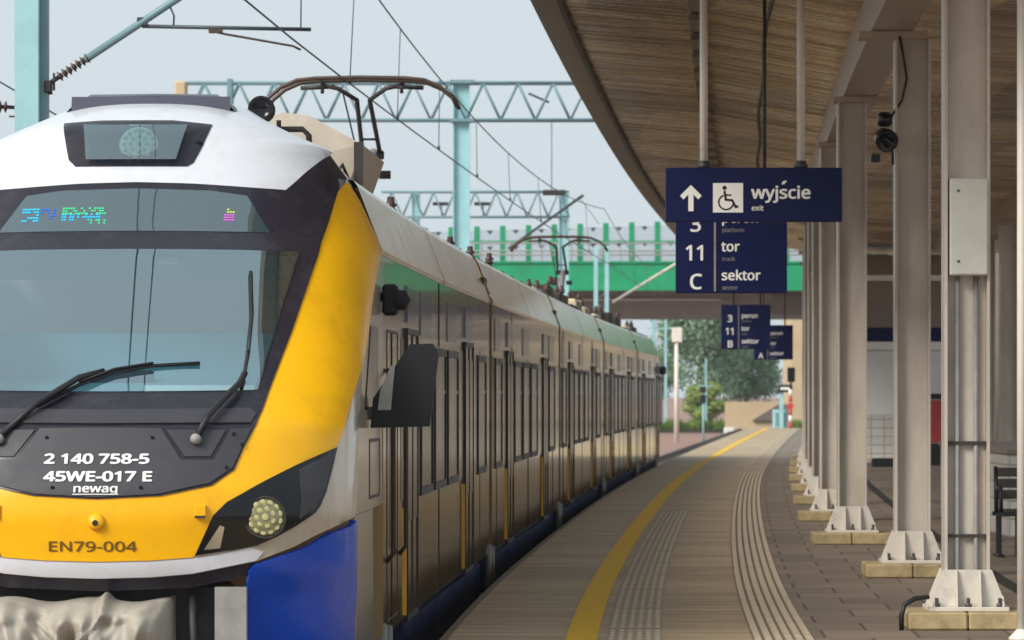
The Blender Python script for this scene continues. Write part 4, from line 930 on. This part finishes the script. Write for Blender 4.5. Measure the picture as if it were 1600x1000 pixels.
def at(px, y_): return (px - 800) * y_ / 7000
def hz(py, y_): return 1.6 + (615 - py) * y_ / 7000
track_sign(41., at(1056, 41), at(1230, 41), hz(318, 41), hz(458, 41), 45, 'C', 'nearest navy track sign, sector C, half hidden behind the exit sign')
track_sign(90., at(1127, 90), at(1204, 90), hz(476, 90), hz(545.5, 90), 22, 'B', 'small far navy track sign reading 3, 11 and B below the sector C sign')
track_sign(112., at(1178, 112), at(1239, 112), hz(508, 112), hz(562, 112), 18, 'A', 'farthest navy track sign, partly hidden behind the sector B sign')

# ------------------------------------------------------------------ right side: bench, tiled wall, kiosk
bn = thing('bench', 'black metal waiting bench with arm rests at the right edge', 'bench', (5.2, 44, 0))
m_ = MB()
for xx in (4.78, 5.9):
    m_.bbox(xx - .03, xx + .03, 43.75, 44.25, .0, .03, .005); m_.box(xx - .025, xx + .025, 43.95, 44.05, .03, .42)
    m_.tube([(xx, 44.2, .42), (xx, 44.28, .88)], .022, 8); m_.tube([(xx, 44.25, .66), (xx, 43.8, .68), (xx, 43.78, .44)], .02, 8)
m_.box(4.74, 6.2, 43.75, 43.80, .40, .44); m_.box(4.74, 6.2, 44.18, 44.22, .40, .44); m_.box(4.95, 5.0, 43.9, 44.1, 0, .4); m_.box(5.02, 5.2, 43.95, 44.05, 0, .38)
m_.build('frame', 'bench', bn)
m_ = MB()
for k in range(4): m_.bbox(4.8, 6.2, 43.76 + k * .115, 43.85 + k * .115, .44, .465, .004)
m_.build('seat', 'benchwood', bn)
m_ = MB()
for k in range(3): m_.bbox(4.8, 6.2, 44.20 + k * .02, 44.23 + k * .02, .56 + k * .11, .65 + k * .11, .004)
m_.build('backrest', 'benchwood', bn)
def uvbox(mb, x0, x1, y0, y1, z0, z1):
    mb.box(x0, x1, y0, y1, z0, z1)
    return mb
def wall_uv(x0, x1, y0, y1, z0, z1):
    mb = MB(); mb.uv = []
    quads = [((x0, y0), (x1, y0)), ((x1, y0), (x1, y1)), ((x1, y1), (x0, y1)), ((x0, y1), (x0, y0))]
    for (a, b_) in quads:
        L = math.hypot(b_[0] - a[0], b_[1] - a[1]); mb.add([(a[0], a[1], z0), (b_[0], b_[1], z0), (b_[0], b_[1], z1), (a[0], a[1], z1)], [(0, 1, 2, 3)]); mb.uv += [(0, z0), (L, z0), (L, z1), (0, z1)]
    mb.add([(x0, y0, z1), (x1, y0, z1), (x1, y1, z1), (x0, y1, z1)], [(0, 1, 2, 3)]); mb.uv += [(0, 0), (x1 - x0, 0), (x1 - x0, y1 - y0), (0, y1 - y0)]
    return mb
tw = thing('stair_wall', 'low white tiled stair enclosure wall behind the bench', 'wall', (7, 53, 0))
wall_uv(5.55, 8.6, 50, 58, 0, .92).build('tiled_wall', 'tile', tw); m_ = MB(); m_.bbox(5.52, 8.63, 49.97, 58.03, .92, .98, .01); m_.build('coping', 'concrete', tw)
KY = 104.5; kx0, kx1 = at(1342, KY), at(1478, KY)
ks = thing('station_kiosk', 'white panelled station kiosk with a dark blue band and tiled base behind the columns', 'kiosk', ((kx0 + kx1) / 2, KY, 0))
m_ = MB(); m_.box(kx0, kx1, KY, KY + 5, hz(648, KY), hz(548, KY)); m_.build('white_wall', 'kiosk', ks)
wall_uv(kx0 - .01, kx1 + .01, KY - .01, KY + 5.01, 0.1, hz(648, KY) - .005).build('tiled_base', 'tile', ks)
m_ = MB(); m_.box(kx0, kx1, KY + .02, KY + 5, hz(512, KY), hz(440, KY)); m_.build('upper_wall', 'kioskbrown', ks)
m_ = MB(); m_.box(kx0, kx1, KY - .03, KY + 5, hz(533, KY), hz(513, KY)); m_.build('blue_band', 'signblue', ks)
m_ = MB(); m_.box(kx0, kx1, KY - .02, KY + 5, hz(547, KY), hz(534, KY)); m_.build('pale_band', 'signwhite', ks)
m_ = MB(); m_.box(kx0, kx1, KY - .06, KY + 5.1, hz(439, KY), hz(430, KY)); m_.build('roof_trim', 'signwhite', ks)
m_ = MB(); m_.box(kx0, kx1, KY, KY + 5, hz(429.5, KY), hz(398, KY)); m_.build('attic', 'kioskbrown', ks)
m_ = MB(); m_.box(kx0 - .02, kx1 + .02, KY - .25, KY + 5.2, 0, .10); m_.build('plinth', 'cord', ks)
rp = thing('red_cabinet', 'tall narrow red cabinet seen in the gap between two columns', 'cabinet', (at(1463, 100), 100, 0))
m_ = MB(); m_.bbox(at(1452, 100), at(1474, 100), 100, 100.5, hz(692, 100), hz(625, 100), .02); m_.build('red_front', 'red', rp)
m_ = MB(); m_.bbox(at(1452, 100), at(1474, 100), 99.99, 100.51, hz(624, 100), hz(615, 100), .01); m_.build('top_band', 'black', rp)
m_ = MB(); m_.box(at(1453, 100), at(1473, 100), 100.02, 100.48, 0, hz(693, 100)); m_.build('stand', 'black', rp)
bw = thing('brown_building', 'brown panelled station building wall behind the rear columns', 'building', (13, 118, 0))
m_ = MB(); m_.box(kx1 + .3, 22, 117, 124, 0, 6.2); m_.build('wall', 'kioskbrown', bw)
m_ = MB()
for k in range(9): m_.box(kx1 + .7 + k * 1.2, kx1 + .78 + k * 1.2, 116.94, 117, .1, 4.9)
m_.build('panel_joints', 'beam', bw)
fbx = MB(); fbx.bbox(at(1364, 98), at(1400, 98), 98, 98.5, 0, hz(716, 98), .02); tag(fbx.build('black_floor_tray', 'black'), 'low black tray on the floor before the kiosk', 'tray')

# ------------------------------------------------------------------ catenary: masts, portals, wires
def truss(mb, x0, x1, y, z0, z1, n, r=.035, dy=.5):
    for yy in (y - dy / 2, y + dy / 2):
        mb.tube([(x0, yy, z1), (x1, yy, z1)], r * 1.4, 6); mb.tube([(x0, yy, z0), (x1, yy, z0)], r * 1.4, 6)
        for i in range(n):
            a = x0 + (x1 - x0) * i / n; c_ = x0 + (x1 - x0) * (i + 1) / n; mid = (a + c_) / 2
            mb.tube([(a, yy, z0), (mid, yy, z1)], r, 5); mb.tube([(mid, yy, z1), (c_, yy, z0)], r, 5)
    return mb
def hmast(mb, x, y, z0, z1, w_, rot=0):
    mb.box(x - w_ / 2, x - w_ / 2 + .03, y - w_ / 2, y + w_ / 2, z0, z1); mb.box(x + w_ / 2 - .03, x + w_ / 2, y - w_ / 2, y + w_ / 2, z0, z1); mb.box(x - w_ / 2 + .03, x + w_ / 2 - .03, y - .1, y - .075, z0, z1); return mb
# near mast at the left
MY = 41.2; mx0, mx1 = at(25, MY), at(75, MY)
mast = thing('catenary_mast', 'pale teal steel catenary mast standing left behind the train roof', 'mast', (at(50, MY), MY, -1.1))
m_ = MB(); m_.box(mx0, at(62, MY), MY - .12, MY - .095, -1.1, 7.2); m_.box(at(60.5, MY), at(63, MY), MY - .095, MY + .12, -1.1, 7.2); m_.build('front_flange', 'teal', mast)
m_ = MB(); m_.box(at(63, MY) + .002, mx1, MY - .02, MY + .12, -1.1, 7.2); m_.build('rear_flange', 'tealdark', mast)  # darker colour stands for the shaded right side of the mast
cB = Vector((at(73, MY), MY, hz(133, MY))); cT = Vector((at(262, MY), MY, hz(8, MY))); dirc = (cT - cB).normalized()
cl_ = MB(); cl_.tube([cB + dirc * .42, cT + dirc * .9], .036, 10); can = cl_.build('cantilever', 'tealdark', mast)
ins = MB()
for k in range(7): ins.lathe([(.02, 0), (.055, .015), (.03, .03), (.02, .045)], cB + dirc * (.13 + .05 * k), dirc, 10)
ins.build('insulator', 'insul', can)
jn = MB(); jn.bbox(cB.x - .02, cB.x + .05, MY - .05, MY + .05, cB.z - .07, cB.z + .04, .01); jn.tube([cB, cB + dirc * .15], .022, 8); jn.tube([cB + dirc * .02 + Vector((.05, 0, -.06)), cB + dirc * .02 + Vector((.05, 0, .1))], .012, 6); jn.tube([(at(60, MY), MY, hz(146, MY)), (at(82, MY), MY, hz(146, MY))], .012, 6); jn.build('hinge', 'dark', mast)
reg = MB(); reg.tube([(at(222, MY), MY, hz(41, MY)), (at(486, MY), MY, hz(46, MY))], .018, 8); reg.tube([(at(262, MY), MY, hz(2, MY)), (at(272, MY), MY, hz(25, MY)), (at(271, MY), MY, hz(42, MY))], .010, 6)
reg.bbox(at(214, MY), at(231, MY), MY - .03, MY + .03, hz(41, MY), hz(27, MY), .01); reg.tube([(at(470, MY), MY, hz(44, MY)), (at(471, MY), MY, hz(-60, MY))], .007, 6)
ro = reg.build('registration_tube', 'wire', mast)
arm = MB(); arm.tube([(at(330, MY), MY, hz(48, MY)), (at(350, MY), MY, hz(53, MY)), (at(458, MY), MY, hz(72, MY)), (at(470, MY), MY, hz(78, MY))], .012, 6); arm.bbox(at(326, MY), at(348, MY), MY - .02, MY + .02, hz(52, MY), hz(45, MY), .005); arm.build('steady_arm', 'copper', mast)
lft = MB(); L0_ = Vector((at(25, MY), MY, hz(168, MY)))
lft.tube([L0_, L0_ + Vector((-.9, 0, .05))], .02, 6)
for k in range(6): lft.lathe([(.02, 0), (.06, .012), (.03, .03)], L0_ + Vector((-.08 - .05 * k, 0, .005)), (-1, 0, .05), 10)
lft.tube([(at(25, MY), MY, hz(182, MY)), (at(14, MY), MY, hz(182, MY))], .01, 6); lft.build('left_insulator', 'insul', mast)
sw = MB(); sw.tube([(at(-160, MY), MY, hz(60, MY)), (at(0, MY), MY, hz(128, MY)), (at(92, MY + .5), MY + .5, hz(182, MY + .5)), (at(230, MY + 1), MY + 1, hz(260, MY + 1))], .008, 6)
tag(sw.build('stay_wire', 'wire'), 'thin slanting wire passing behind the near catenary mast', 'wire')
# contact and messenger wires over the track
SUP = [MY, 110., 165., 230.]
cwz = 4.79
def stag(y): return float(np.interp(y, [36, 62, 80, 110, 165], [-.19, 0, .1, .2, -.15]))
cwm = thing('overhead_line', 'overhead contact wire and messenger wire hanging above the train', 'wire', W(MY, TC, cwz))
m_ = MB(); m_.tube([W(y, TC + stag(y), cwz) for y in list(np.arange(-20, 231, 5.))], .009, 6); m_.build('contact_wire', 'wire', cwm)
def mess(y):
    for a, b_ in zip([-34.] + SUP[:-1], SUP):
        if a <= y <= b_: f = (y - a) / (b_ - a); return cwz + 1.35 - .75 * 4 * f * (1 - f) * .75
    return cwz + 1.2
m_ = MB(); m_.tube([W(y, TC + stag(y) * .5, mess(y)) for y in np.arange(-30, 230, 2.5)], .010, 6); m_.build('messenger_wire', 'wire', cwm)
for y in (31, 46, 52, 58.5, 66, 74, 83, 92, 101, 119, 129, 139, 149, 158):
    m_ = MB(); m_.tube([W(y, TC + stag(y), cwz), W(y, TC + stag(y) * .5, mess(y))], .006, 5); m_.lathe([(.02, 0), (.02, .05)], W(y, TC + stag(y), cwz), (0, 0, 1), 6); m_.build('dropper', 'wire', cwm)
for (yy, off) in ((70, -6.5), (95, -6.9)):
    pass
# first portal
GY = 110.
gt = thing('catenary_portal', 'large pale teal lattice portal spanning the tracks behind the train pantograph', 'catenary portal', (at(721, GY), GY, -1.1), 'lattice catenary portals')
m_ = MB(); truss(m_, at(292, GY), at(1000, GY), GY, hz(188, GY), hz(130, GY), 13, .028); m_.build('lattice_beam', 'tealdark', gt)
m_ = MB(); hmast(m_, at(721, GY), GY, -1.1, hz(126, GY), .42); mo = m_.build('mast', 'teal', gt)
m_ = MB(); m_.box(at(703, GY), at(741, GY), GY - .3, GY + .3, hz(131, GY), hz(126, GY)); m_.box(at(703, GY), at(741, GY), GY - .3, GY + .3, hz(191, GY), hz(187, GY)); m_.build('mast_bracket', 'tealdark', gt)
m_ = MB(); m_.bbox(at(274, GY), at(292, GY), GY - .35, GY + .35, hz(152, GY), hz(128, GY), .04); m_.build('end_box', 'tan', gt)
m_ = MB(); m_.bbox(at(356, GY), at(364, GY), GY - .3, GY + .3, hz(190, GY), hz(124, GY), .01); m_.build('hanger_post', 'tealdark', gt)
m_ = MB(); m_.tube([(at(862, GY), GY, hz(188, GY)), (at(862, GY), GY, hz(300, GY))], .012, 6); m_.tube([(at(826, GY), GY, hz(146, GY)), (at(858, GY), GY, hz(160, GY))], .03, 6); m_.build('drop_wire', 'wire', gt)
m_ = MB(); m_.bbox(at(848, GY), at(884, GY), GY - .15, GY + .15, hz(305, GY), hz(297, GY), .02); m_.build('signal_light', 'dark', gt)
GY2 = 165.
gt2 = thing('catenary_portal', 'smaller farther lattice portal low behind the large one', 'catenary portal', (at(881, GY2), GY2, -1.1), 'lattice catenary portals')
m_ = MB(); truss(m_, at(596, GY2), at(889, GY2), GY2, hz(339, GY2), hz(300, GY2), 9, .032); m_.build('lattice_beam', 'tealdark', gt2)
m_ = MB(); hmast(m_, at(881, GY2), GY2, -1.1, hz(297, GY2), .36); m_.build('mast', 'teal', gt2)
m_ = MB(); hmast(m_, at(650, GY2), GY2, -1.1, hz(298, GY2), .3); m_.build('mast', 'teal', gt2)
for px in (690, 755):
    m_ = MB(); m_.bbox(at(px - 14, GY2), at(px + 14, GY2), GY2 - .15, GY2 + .15, hz(321, GY2), hz(316, GY2), .02); m_.tube([(at(px, GY2), GY2, hz(317, GY2)), (at(px, GY2), GY2, hz(338, GY2))], .02, 6); m_.build('insulator_bar', 'dark', gt2)
m_ = MB(); m_.tube([(at(910, GY2 - 20), GY2 - 20, hz(306, GY2 - 20)), (at(862, GY2), GY2, hz(340, GY2)), (at(795, GY2 + 3), GY2 + 3, hz(388, GY2 + 3))], .05, 8); m_.tube([(at(905, GY2), GY2, hz(308, GY2)), (at(936, GY2), GY2, hz(350, GY2))], .012, 6); m_.build('cantilever', 'wire', gt2)
LY = 185.
lm_ = thing('lattice_mast', 'pale blue double legged lattice mast in front of the green bridge', 'mast', (at(939, LY), LY, -1.1))
m_ = MB()
for px in (931, 948): m_.box(at(px - 3.2, LY), at(px + 3.2, LY), LY - .08, LY + .08, -1.1, hz(384, LY))
m_.build('leg', 'teal', lm_)
m_ = MB(); z = 0.
while z < hz(390, LY) - .6: m_.tube([(at(931, LY), LY, z), (at(948, LY), LY, z + .45), (at(931, LY), LY, z + .9)], .02, 5); z += .9
m_.build('lacing', 'tealdark', lm_)
m_ = MB(); m_.tube([(at(958, LY), LY, hz(472, LY)), (at(1056, LY - 12), LY - 12, hz(412, LY - 12))], .05, 8); tag(m_.build('stay_tube', 'polewhite'), 'pale slanting stay tube in front of the concrete bridge beam', 'stay')

# ------------------------------------------------------------------ road bridge with noise barrier
BY = 300.
br = thing('road_bridge', 'green girder road bridge with brown concrete supports crossing over the tracks', 'bridge', (at(1000, BY), BY, -1.1))
xl_, xr_ = -32., 60.
m_ = MB(); m_.box(xl_, xr_, BY, BY + .6, hz(452, BY), hz(411, BY)); m_.box(xl_, xr_, BY - .15, BY + .6, hz(411, BY), hz(408, BY)); m_.box(xl_, xr_, BY - .15, BY + .3, hz(454, BY), hz(452, BY)); m_.build('girder', 'greenp', br)
m_ = MB(); m_.box(xl_, xr_, BY + .6, BY + 11, hz(440, BY), hz(414, BY)); m_.build('deck', 'concdark', br)
m_ = MB(); m_.box(at(800, BY), xr_, BY + 4.5, BY + 6.3, hz(497, BY), hz(450, BY)); m_.box(at(800, BY), at(1160, BY), BY + 4.35, BY + 4.5, hz(497, BY), hz(467, BY)); m_.build('support_beam', 'concrete', br)
m_ = MB(); m_.box(at(1215, BY), at(1262, BY), BY + 4.2, BY + 4.34, hz(489, BY), hz(459, BY)); m_.build('bearing_block', 'concdark', br); m_ = MB(); m_.box(xl_ - 6, at(700, BY), BY + 2, BY + 9, -1.1, hz(454, BY)); m_.build('abutment', 'concdark', br)
m_ = MB(); m_.tube([(at(820, BY), BY + 4.3, hz(466, BY)), (at(1130, BY), BY + 4.3, hz(466, BY))], .06, 6); m_.build('drain_pipe', 'polewhite', br)
m_ = MB()
for zz in (hz(398, BY), hz(392, BY), hz(380, BY)): m_.tube([(xl_, BY - .1, zz), (xr_, BY - .1, zz)], .06, 6)
for k in range(46): x = xl_ + 2 * k; m_.box(x - .04, x + .04, BY - .14, BY - .06, hz(408, BY), hz(378, BY))
m_.build('railing', 'greysteel', br)
nbz = BY + 1.2
nbr = thing('noise_barrier', 'clear noise barrier with green posts and black bird stickers along the bridge', 'barrier', (at(1000, nbz), nbz, hz(411, nbz)))
sp = 40.3 * nbz / 7000; xs = [at(705, nbz) + sp * k for k in range(-9, 20)]
for i, x in enumerate(xs):
    topz = hz(355 - 1.1 * max(-8, min(10, i - 9)), nbz)
    m_ = MB(); m_.box(x - .19, x + .19, nbz - .1, nbz + .1, hz(411, nbz), topz); m_.build('post', 'greenpost', nbr)
    if i < len(xs) - 1:
        m_ = MB(); m_.box(x + .20, x + sp - .20, nbz - .02, nbz + .02, hz(409, nbz), topz - .25); po = m_.build('panel', 'acryl', nbr)
        bd = MB()
        for (fx, py) in ((.5, 361), (.5, 386)):
            c0 = Vector((x + sp * fx, nbz - .035, hz(py - 1.1 * max(-8, min(10, i - 9)) + 4, nbz)))
            bd.prism([(-.26, .12), (-.10, .02), (0, -.14), (.10, .02), (.26, .12), (.08, .14), (0, .20), (-.08, .14)], c0, (1, 0, 0), (0, 0, 1), (0, .01, 0))
        bd.build('bird_sticker', 'bird', po)
m_ = MB(); m_.box(xs[0], xs[-1], nbz - .06, nbz + .06, hz(378, nbz), hz(376, nbz)); m_.build('mid_rail', 'greenpost', nbr)

# ------------------------------------------------------------------ far end: trees, wall, building, signals
def leafball(mb, c, rx, ry, rz, n, size, rg, lumps=9):
    cl = []
    for k in range(lumps):
        th, ph, rr = rg.uniform(0, 2 * math.pi), math.acos(rg.uniform(-1, 1)), rg.uniform(.35, .8)
        cl.append((c[0] + rx * rr * math.sin(ph) * math.cos(th), c[1] + ry * rr * math.sin(ph) * math.sin(th), c[2] + rz * rr * math.cos(ph), rg.uniform(.28, .5)))
    for k in range(n):
        q = rg.choice(cl); d = Vector((rg.gauss(0, 1), rg.gauss(0, 1), rg.gauss(0, 1))).normalized(); rr = rg.random() ** .45 * q[3]
        p = Vector((q[0] + d.x * rx * rr, q[1] + d.y * ry * rr, q[2] + d.z * rz * rr))
        a = Vector((rg.gauss(0, 1), rg.gauss(0, 1), rg.gauss(0, 1))).normalized(); b_ = a.cross(d if abs(a.dot(d)) < .95 else Vector((0, 0, 1))).normalized(); s = size * rg.uniform(.6, 1.3)
        mb.add([p - a * s, p + b_ * s * .5, p + a * s, p - b_ * s * .5], [(0, 1, 2, 3)])
    return cl
def tree(name, label, x, y, r, h0, h1, n, size, m, seed, cat='tree', lumps=12):
    rg = random.Random(seed); t = thing(name, label, cat, (x, y, -1.1))
    f = MB(); cl = leafball(f, (x, y, (h0 + h1) / 2), r, r, (h1 - h0) / 2, n, size, rg, lumps); f.build('crown', m, t, recalc=False)
    tr = MB(); tr.tube([(x, y, -1.15), (x + .1, y, (h0 + h1) * .3), (x - .1, y, h1 * .8)], max(.08, r * .08), 8, .03)
    for q in cl[:6]: tr.tube([(x, y, h0 + (h1 - h0) * .2), (q[0], q[1], q[2])], r * .025, 5)
    tr.build('trunk', 'bark', t)
tree('broadleaf_tree', 'tall hazy green tree seen under the bridge', at(1100, 420), 420, 4.8, .8, 15, 20000, .24, 'leafd', 1, lumps=40)
tree('broadleaf_tree', 'lower spreading tree right of the tall one beyond the bridge', at(1165, 430), 430, 3.6, .3, 7.8, 10000, .22, 'leafd', 2, lumps=22)
tree('broadleaf_tree', 'dim tree at the left end of the gap behind the concrete pole', at(1010, 470), 470, 4.0, .5, 6.5, 8000, .24, 'leafd', 4, lumps=20)
tree('round_bush', 'round light green bush in front of the tall tree', at(1104, 360), 360, 2.3, -1.0, 2.4, 6000, .16, 'leafl', 3, 'bush', 16)
for i, (x, y, r, h1) in enumerate(((19.6, 232, 3.2, 12.5), (23.5, 250, 3.6, 14), (28.5, 240, 3.8, 13))):  # hidden trees added to darken the reflections along the train side
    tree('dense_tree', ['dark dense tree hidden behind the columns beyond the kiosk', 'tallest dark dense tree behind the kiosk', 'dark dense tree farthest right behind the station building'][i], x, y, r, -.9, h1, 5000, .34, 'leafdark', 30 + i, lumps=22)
rg = random.Random(9); gv = MB()
for k in range(9000):
    x, y = rg.uniform(8, 30), rg.uniform(318, 345); p = Vector((x, y, -1.12)); hgt = rg.uniform(.25, .9) * (.6 + .5 * math.sin(x * 1.7) ** 2); a = rg.uniform(0, 6.28); d = Vector((math.cos(a), math.sin(a), 0)) * .09
    gv.add([p - d, p + d, p + d * .3 + Vector((rg.gauss(0, .1), rg.gauss(0, .1), hgt))], [(0, 1, 2)])
o = gv.build('grass_verge', 'leafg', recalc=False); setting(o, 'stuff')
kb = MB(); kb.box(-20, at(1180, 312), 312, 312.6, -1.12, -.95); setting(kb.build('kerb', 'concdark'))
rw = thing('retaining_wall', 'low tan ramp wall with a dark sloping edge at the far end', 'wall', (at(1170, 305), 305, -1.1))
m_ = MB(); m_.prism([(at(1133, 305), -1.12), (at(1232, 305), -1.12), (at(1232, 305), hz(628, 305)), (at(1133, 305), hz(628, 305))], (0, 305, 0), (1, 0, 0), (0, 0, 1), (0, .4, 0)); m_.build('wall_face', 'tan', rw)
m_ = MB(); m_.prism([(at(1175, 304.8), hz(657, 305)), (at(1216, 304.8), hz(632, 305)), (at(1230, 304.8), hz(632, 305)), (at(1230, 304.8), hz(657, 305))], (0, 304.7, 0), (1, 0, 0), (0, 0, 1), (0, .25, 0)); m_.build('stair_side', 'concdark', rw)
tb = thing('tan_building', 'tall tan house standing beyond the platform end behind the columns', 'building', (at(1290, 345), 345, -1.1))
bx0, bx1 = at(1238, 345), at(1238, 345) + 7
m_ = MB(); m_.box(bx0, bx1, 345, 357, -1.1, hz(425, 345)); m_.build('wall', 'tan', tb)
m_ = MB(); m_.box(bx0 - .4, bx1 + .4, 344.6, 357.4, hz(425, 345) + .003, hz(425, 345) + .5); m_.build('roof', 'concdark', tb)
for i in range(2):
    for j in range(4):
        m_ = MB(); x = bx0 + .9 + i * 3.2; z = .4 + j * 2.6; m_.box(x, x + 1.1, 344.93, 345.0, z, z + 1.4); wo = m_.build('window', 'concdark', tb); m_ = MB(); m_.box(x + .08, x + 1.02, 344.90, 344.93, z + .08, z + 1.32); m_.build('pane', 'winglass', wo)
sp_ = thing('red_white_post', 'red and white striped signal post with a red round head at the platform end', 'signal', (at(1235, 206), 206, 0))
for k in range(6):
    m_ = MB(); za, zb = k * .30, k * .30 + .295; m_.tube([(at(1235, 206), 206, za), (at(1235, 206), 206, zb)], .085, 10); m_.build('red_band' if k % 2 == 0 else 'white_band', 'red' if k % 2 == 0 else 'signwhite', sp_)
m_ = MB(); m_.disc((at(1235, 206), 205.88, hz(634, 206)), (1, 0, 0), (0, 0, 1), .15, (0, .05, 0), 16); m_.build('round_head', 'red', sp_)
m_ = MB(); m_.bbox(at(1230, 206), at(1242, 206), 205.8, 206.2, hz(597, 206), hz(574, 206), .03); m_.tube([(at(1235, 206), 206, 1.8), (at(1236, 206), 206, hz(597, 206))], .05, 8); m_.build('lamp_head', 'blackgl', sp_)
bs = thing('board_sign', 'small black and white board on a teal post beside the striped post', 'sign', (at(1221, 206.5), 206.5, 0))
m_ = MB(); m_.box(at(1218, 206.5), at(1224, 206.5), 206.4, 206.6, 0, hz(600, 206.5)); m_.build('post', 'teal', bs)
m_ = MB(); m_.bbox(at(1216, 206.5), at(1238, 206.5), 206.3, 206.38, hz(613, 206.5), hz(601, 206.5), .01); bo = m_.build('board', 'black', bs); m_ = MB(); m_.box(at(1219, 206.5), at(1234, 206.5), 206.27, 206.298, hz(609, 206.5), hz(605, 206.5)); m_.build('white_bar', 'signwhite', bo)
cbx = thing('relay_cabinet', 'pale teal relay cabinet standing at the platform end', 'cabinet', (at(1213, 207), 207, 0))
m_ = MB(); m_.bbox(at(1208, 207), at(1230, 207), 206.8, 207.6, 0, hz(640, 207), .02); m_.build('housing', 'teal', cbx); m_ = MB(); m_.bbox(at(1211, 207), at(1227, 207), 206.77, 206.797, .12, hz(645, 207), .008); m_.build('door', 'tealdark', cbx)
cpole = thing('concrete_pole', 'pale concrete pole with a white light box on top left of the bush', 'pole', (at(1057, 250), 250, -1.1))
m_ = MB(); m_.tube([(at(1057, 250), 250, -1.12), (at(1057, 250), 250, hz(530, 250))], .15, 10, .11); m_.build('shaft', 'polewhite', cpole); m_ = MB(); m_.bbox(at(1050, 250), at(1066, 250), 249.8, 250.2, hz(535, 250), hz(512, 250), .04); m_.build('light_box', 'polewhite', cpole)
sgp = thing('track_signal', 'black railway signal head on a slim teal post before the bush', 'signal', (at(1098, 240), 240, -1.1))
m_ = MB(); m_.tube([(at(1099, 240), 240, -1.12), (at(1099, 240), 240, hz(604, 240))], .06, 8); m_.build('post', 'teal', sgp)
m_ = MB(); m_.bbox(at(1093, 240), at(1103, 240), 239.8, 240.1, hz(613, 240), hz(604, 240), .03); m_.bbox(at(1094, 240), at(1103, 240), 239.8, 240.1, hz(629, 240), hz(617, 240), .03); m_.build('signal_head', 'black', sgp)
for i, (px, yy, top, bot, w_) in enumerate(((1022, 330, 470, 668, 5), (1040, 380, 470, 668, 4), (1103, 330, 560, 665, 3))):
    t = thing('slim_pole', ['pale blue pole at the left of the gap under the bridge', 'thin far pole between the train end and the concrete pole', 'thin pale blue pole standing before the trees'][i], 'pole', (at(px, yy), yy, -1.1), 'slim poles under the bridge')
    m_ = MB(); m_.box(at(px - w_ / 2, yy), at(px + w_ / 2, yy), yy - .1, yy + .1, -1.12, hz(top, yy)); m_.build('shaft', 'teal', t)
    m_ = MB(); m_.box(at(px - 12, yy), at(px + 12, yy), yy - .06, yy + .06, hz(top + 44, yy), hz(top + 42, yy)); m_.build('crossarm', 'teal', t)
wb = MB(); wb.bbox(at(1131, 300), at(1146, 300), 299.5, 300.2, -1.12, -.66, .02); tag(wb.build('white_block', 'lettwhite'), 'small white concrete block on the far ballast edge', 'block')

# ------------------------------------------------------------------ thin haze
hzb = MB(); hzb.box(-70, 90, -8, 640, -2.2, 17)
hm = bpy.data.materials.new('haze_air'); hm.use_nodes = True; n = hm.node_tree.nodes; n.clear()
ho = n.new('ShaderNodeOutputMaterial'); pv = n.new('ShaderNodeVolumePrincipled'); pv.inputs['Color'].default_value = (.86, .92, .98, 1); pv.inputs['Density'].default_value = HAZE
hm.node_tree.links.new(pv.outputs[0], ho.inputs['Volume'])
if HAZE: setting(hzb.build('haze', hm), 'stuff')
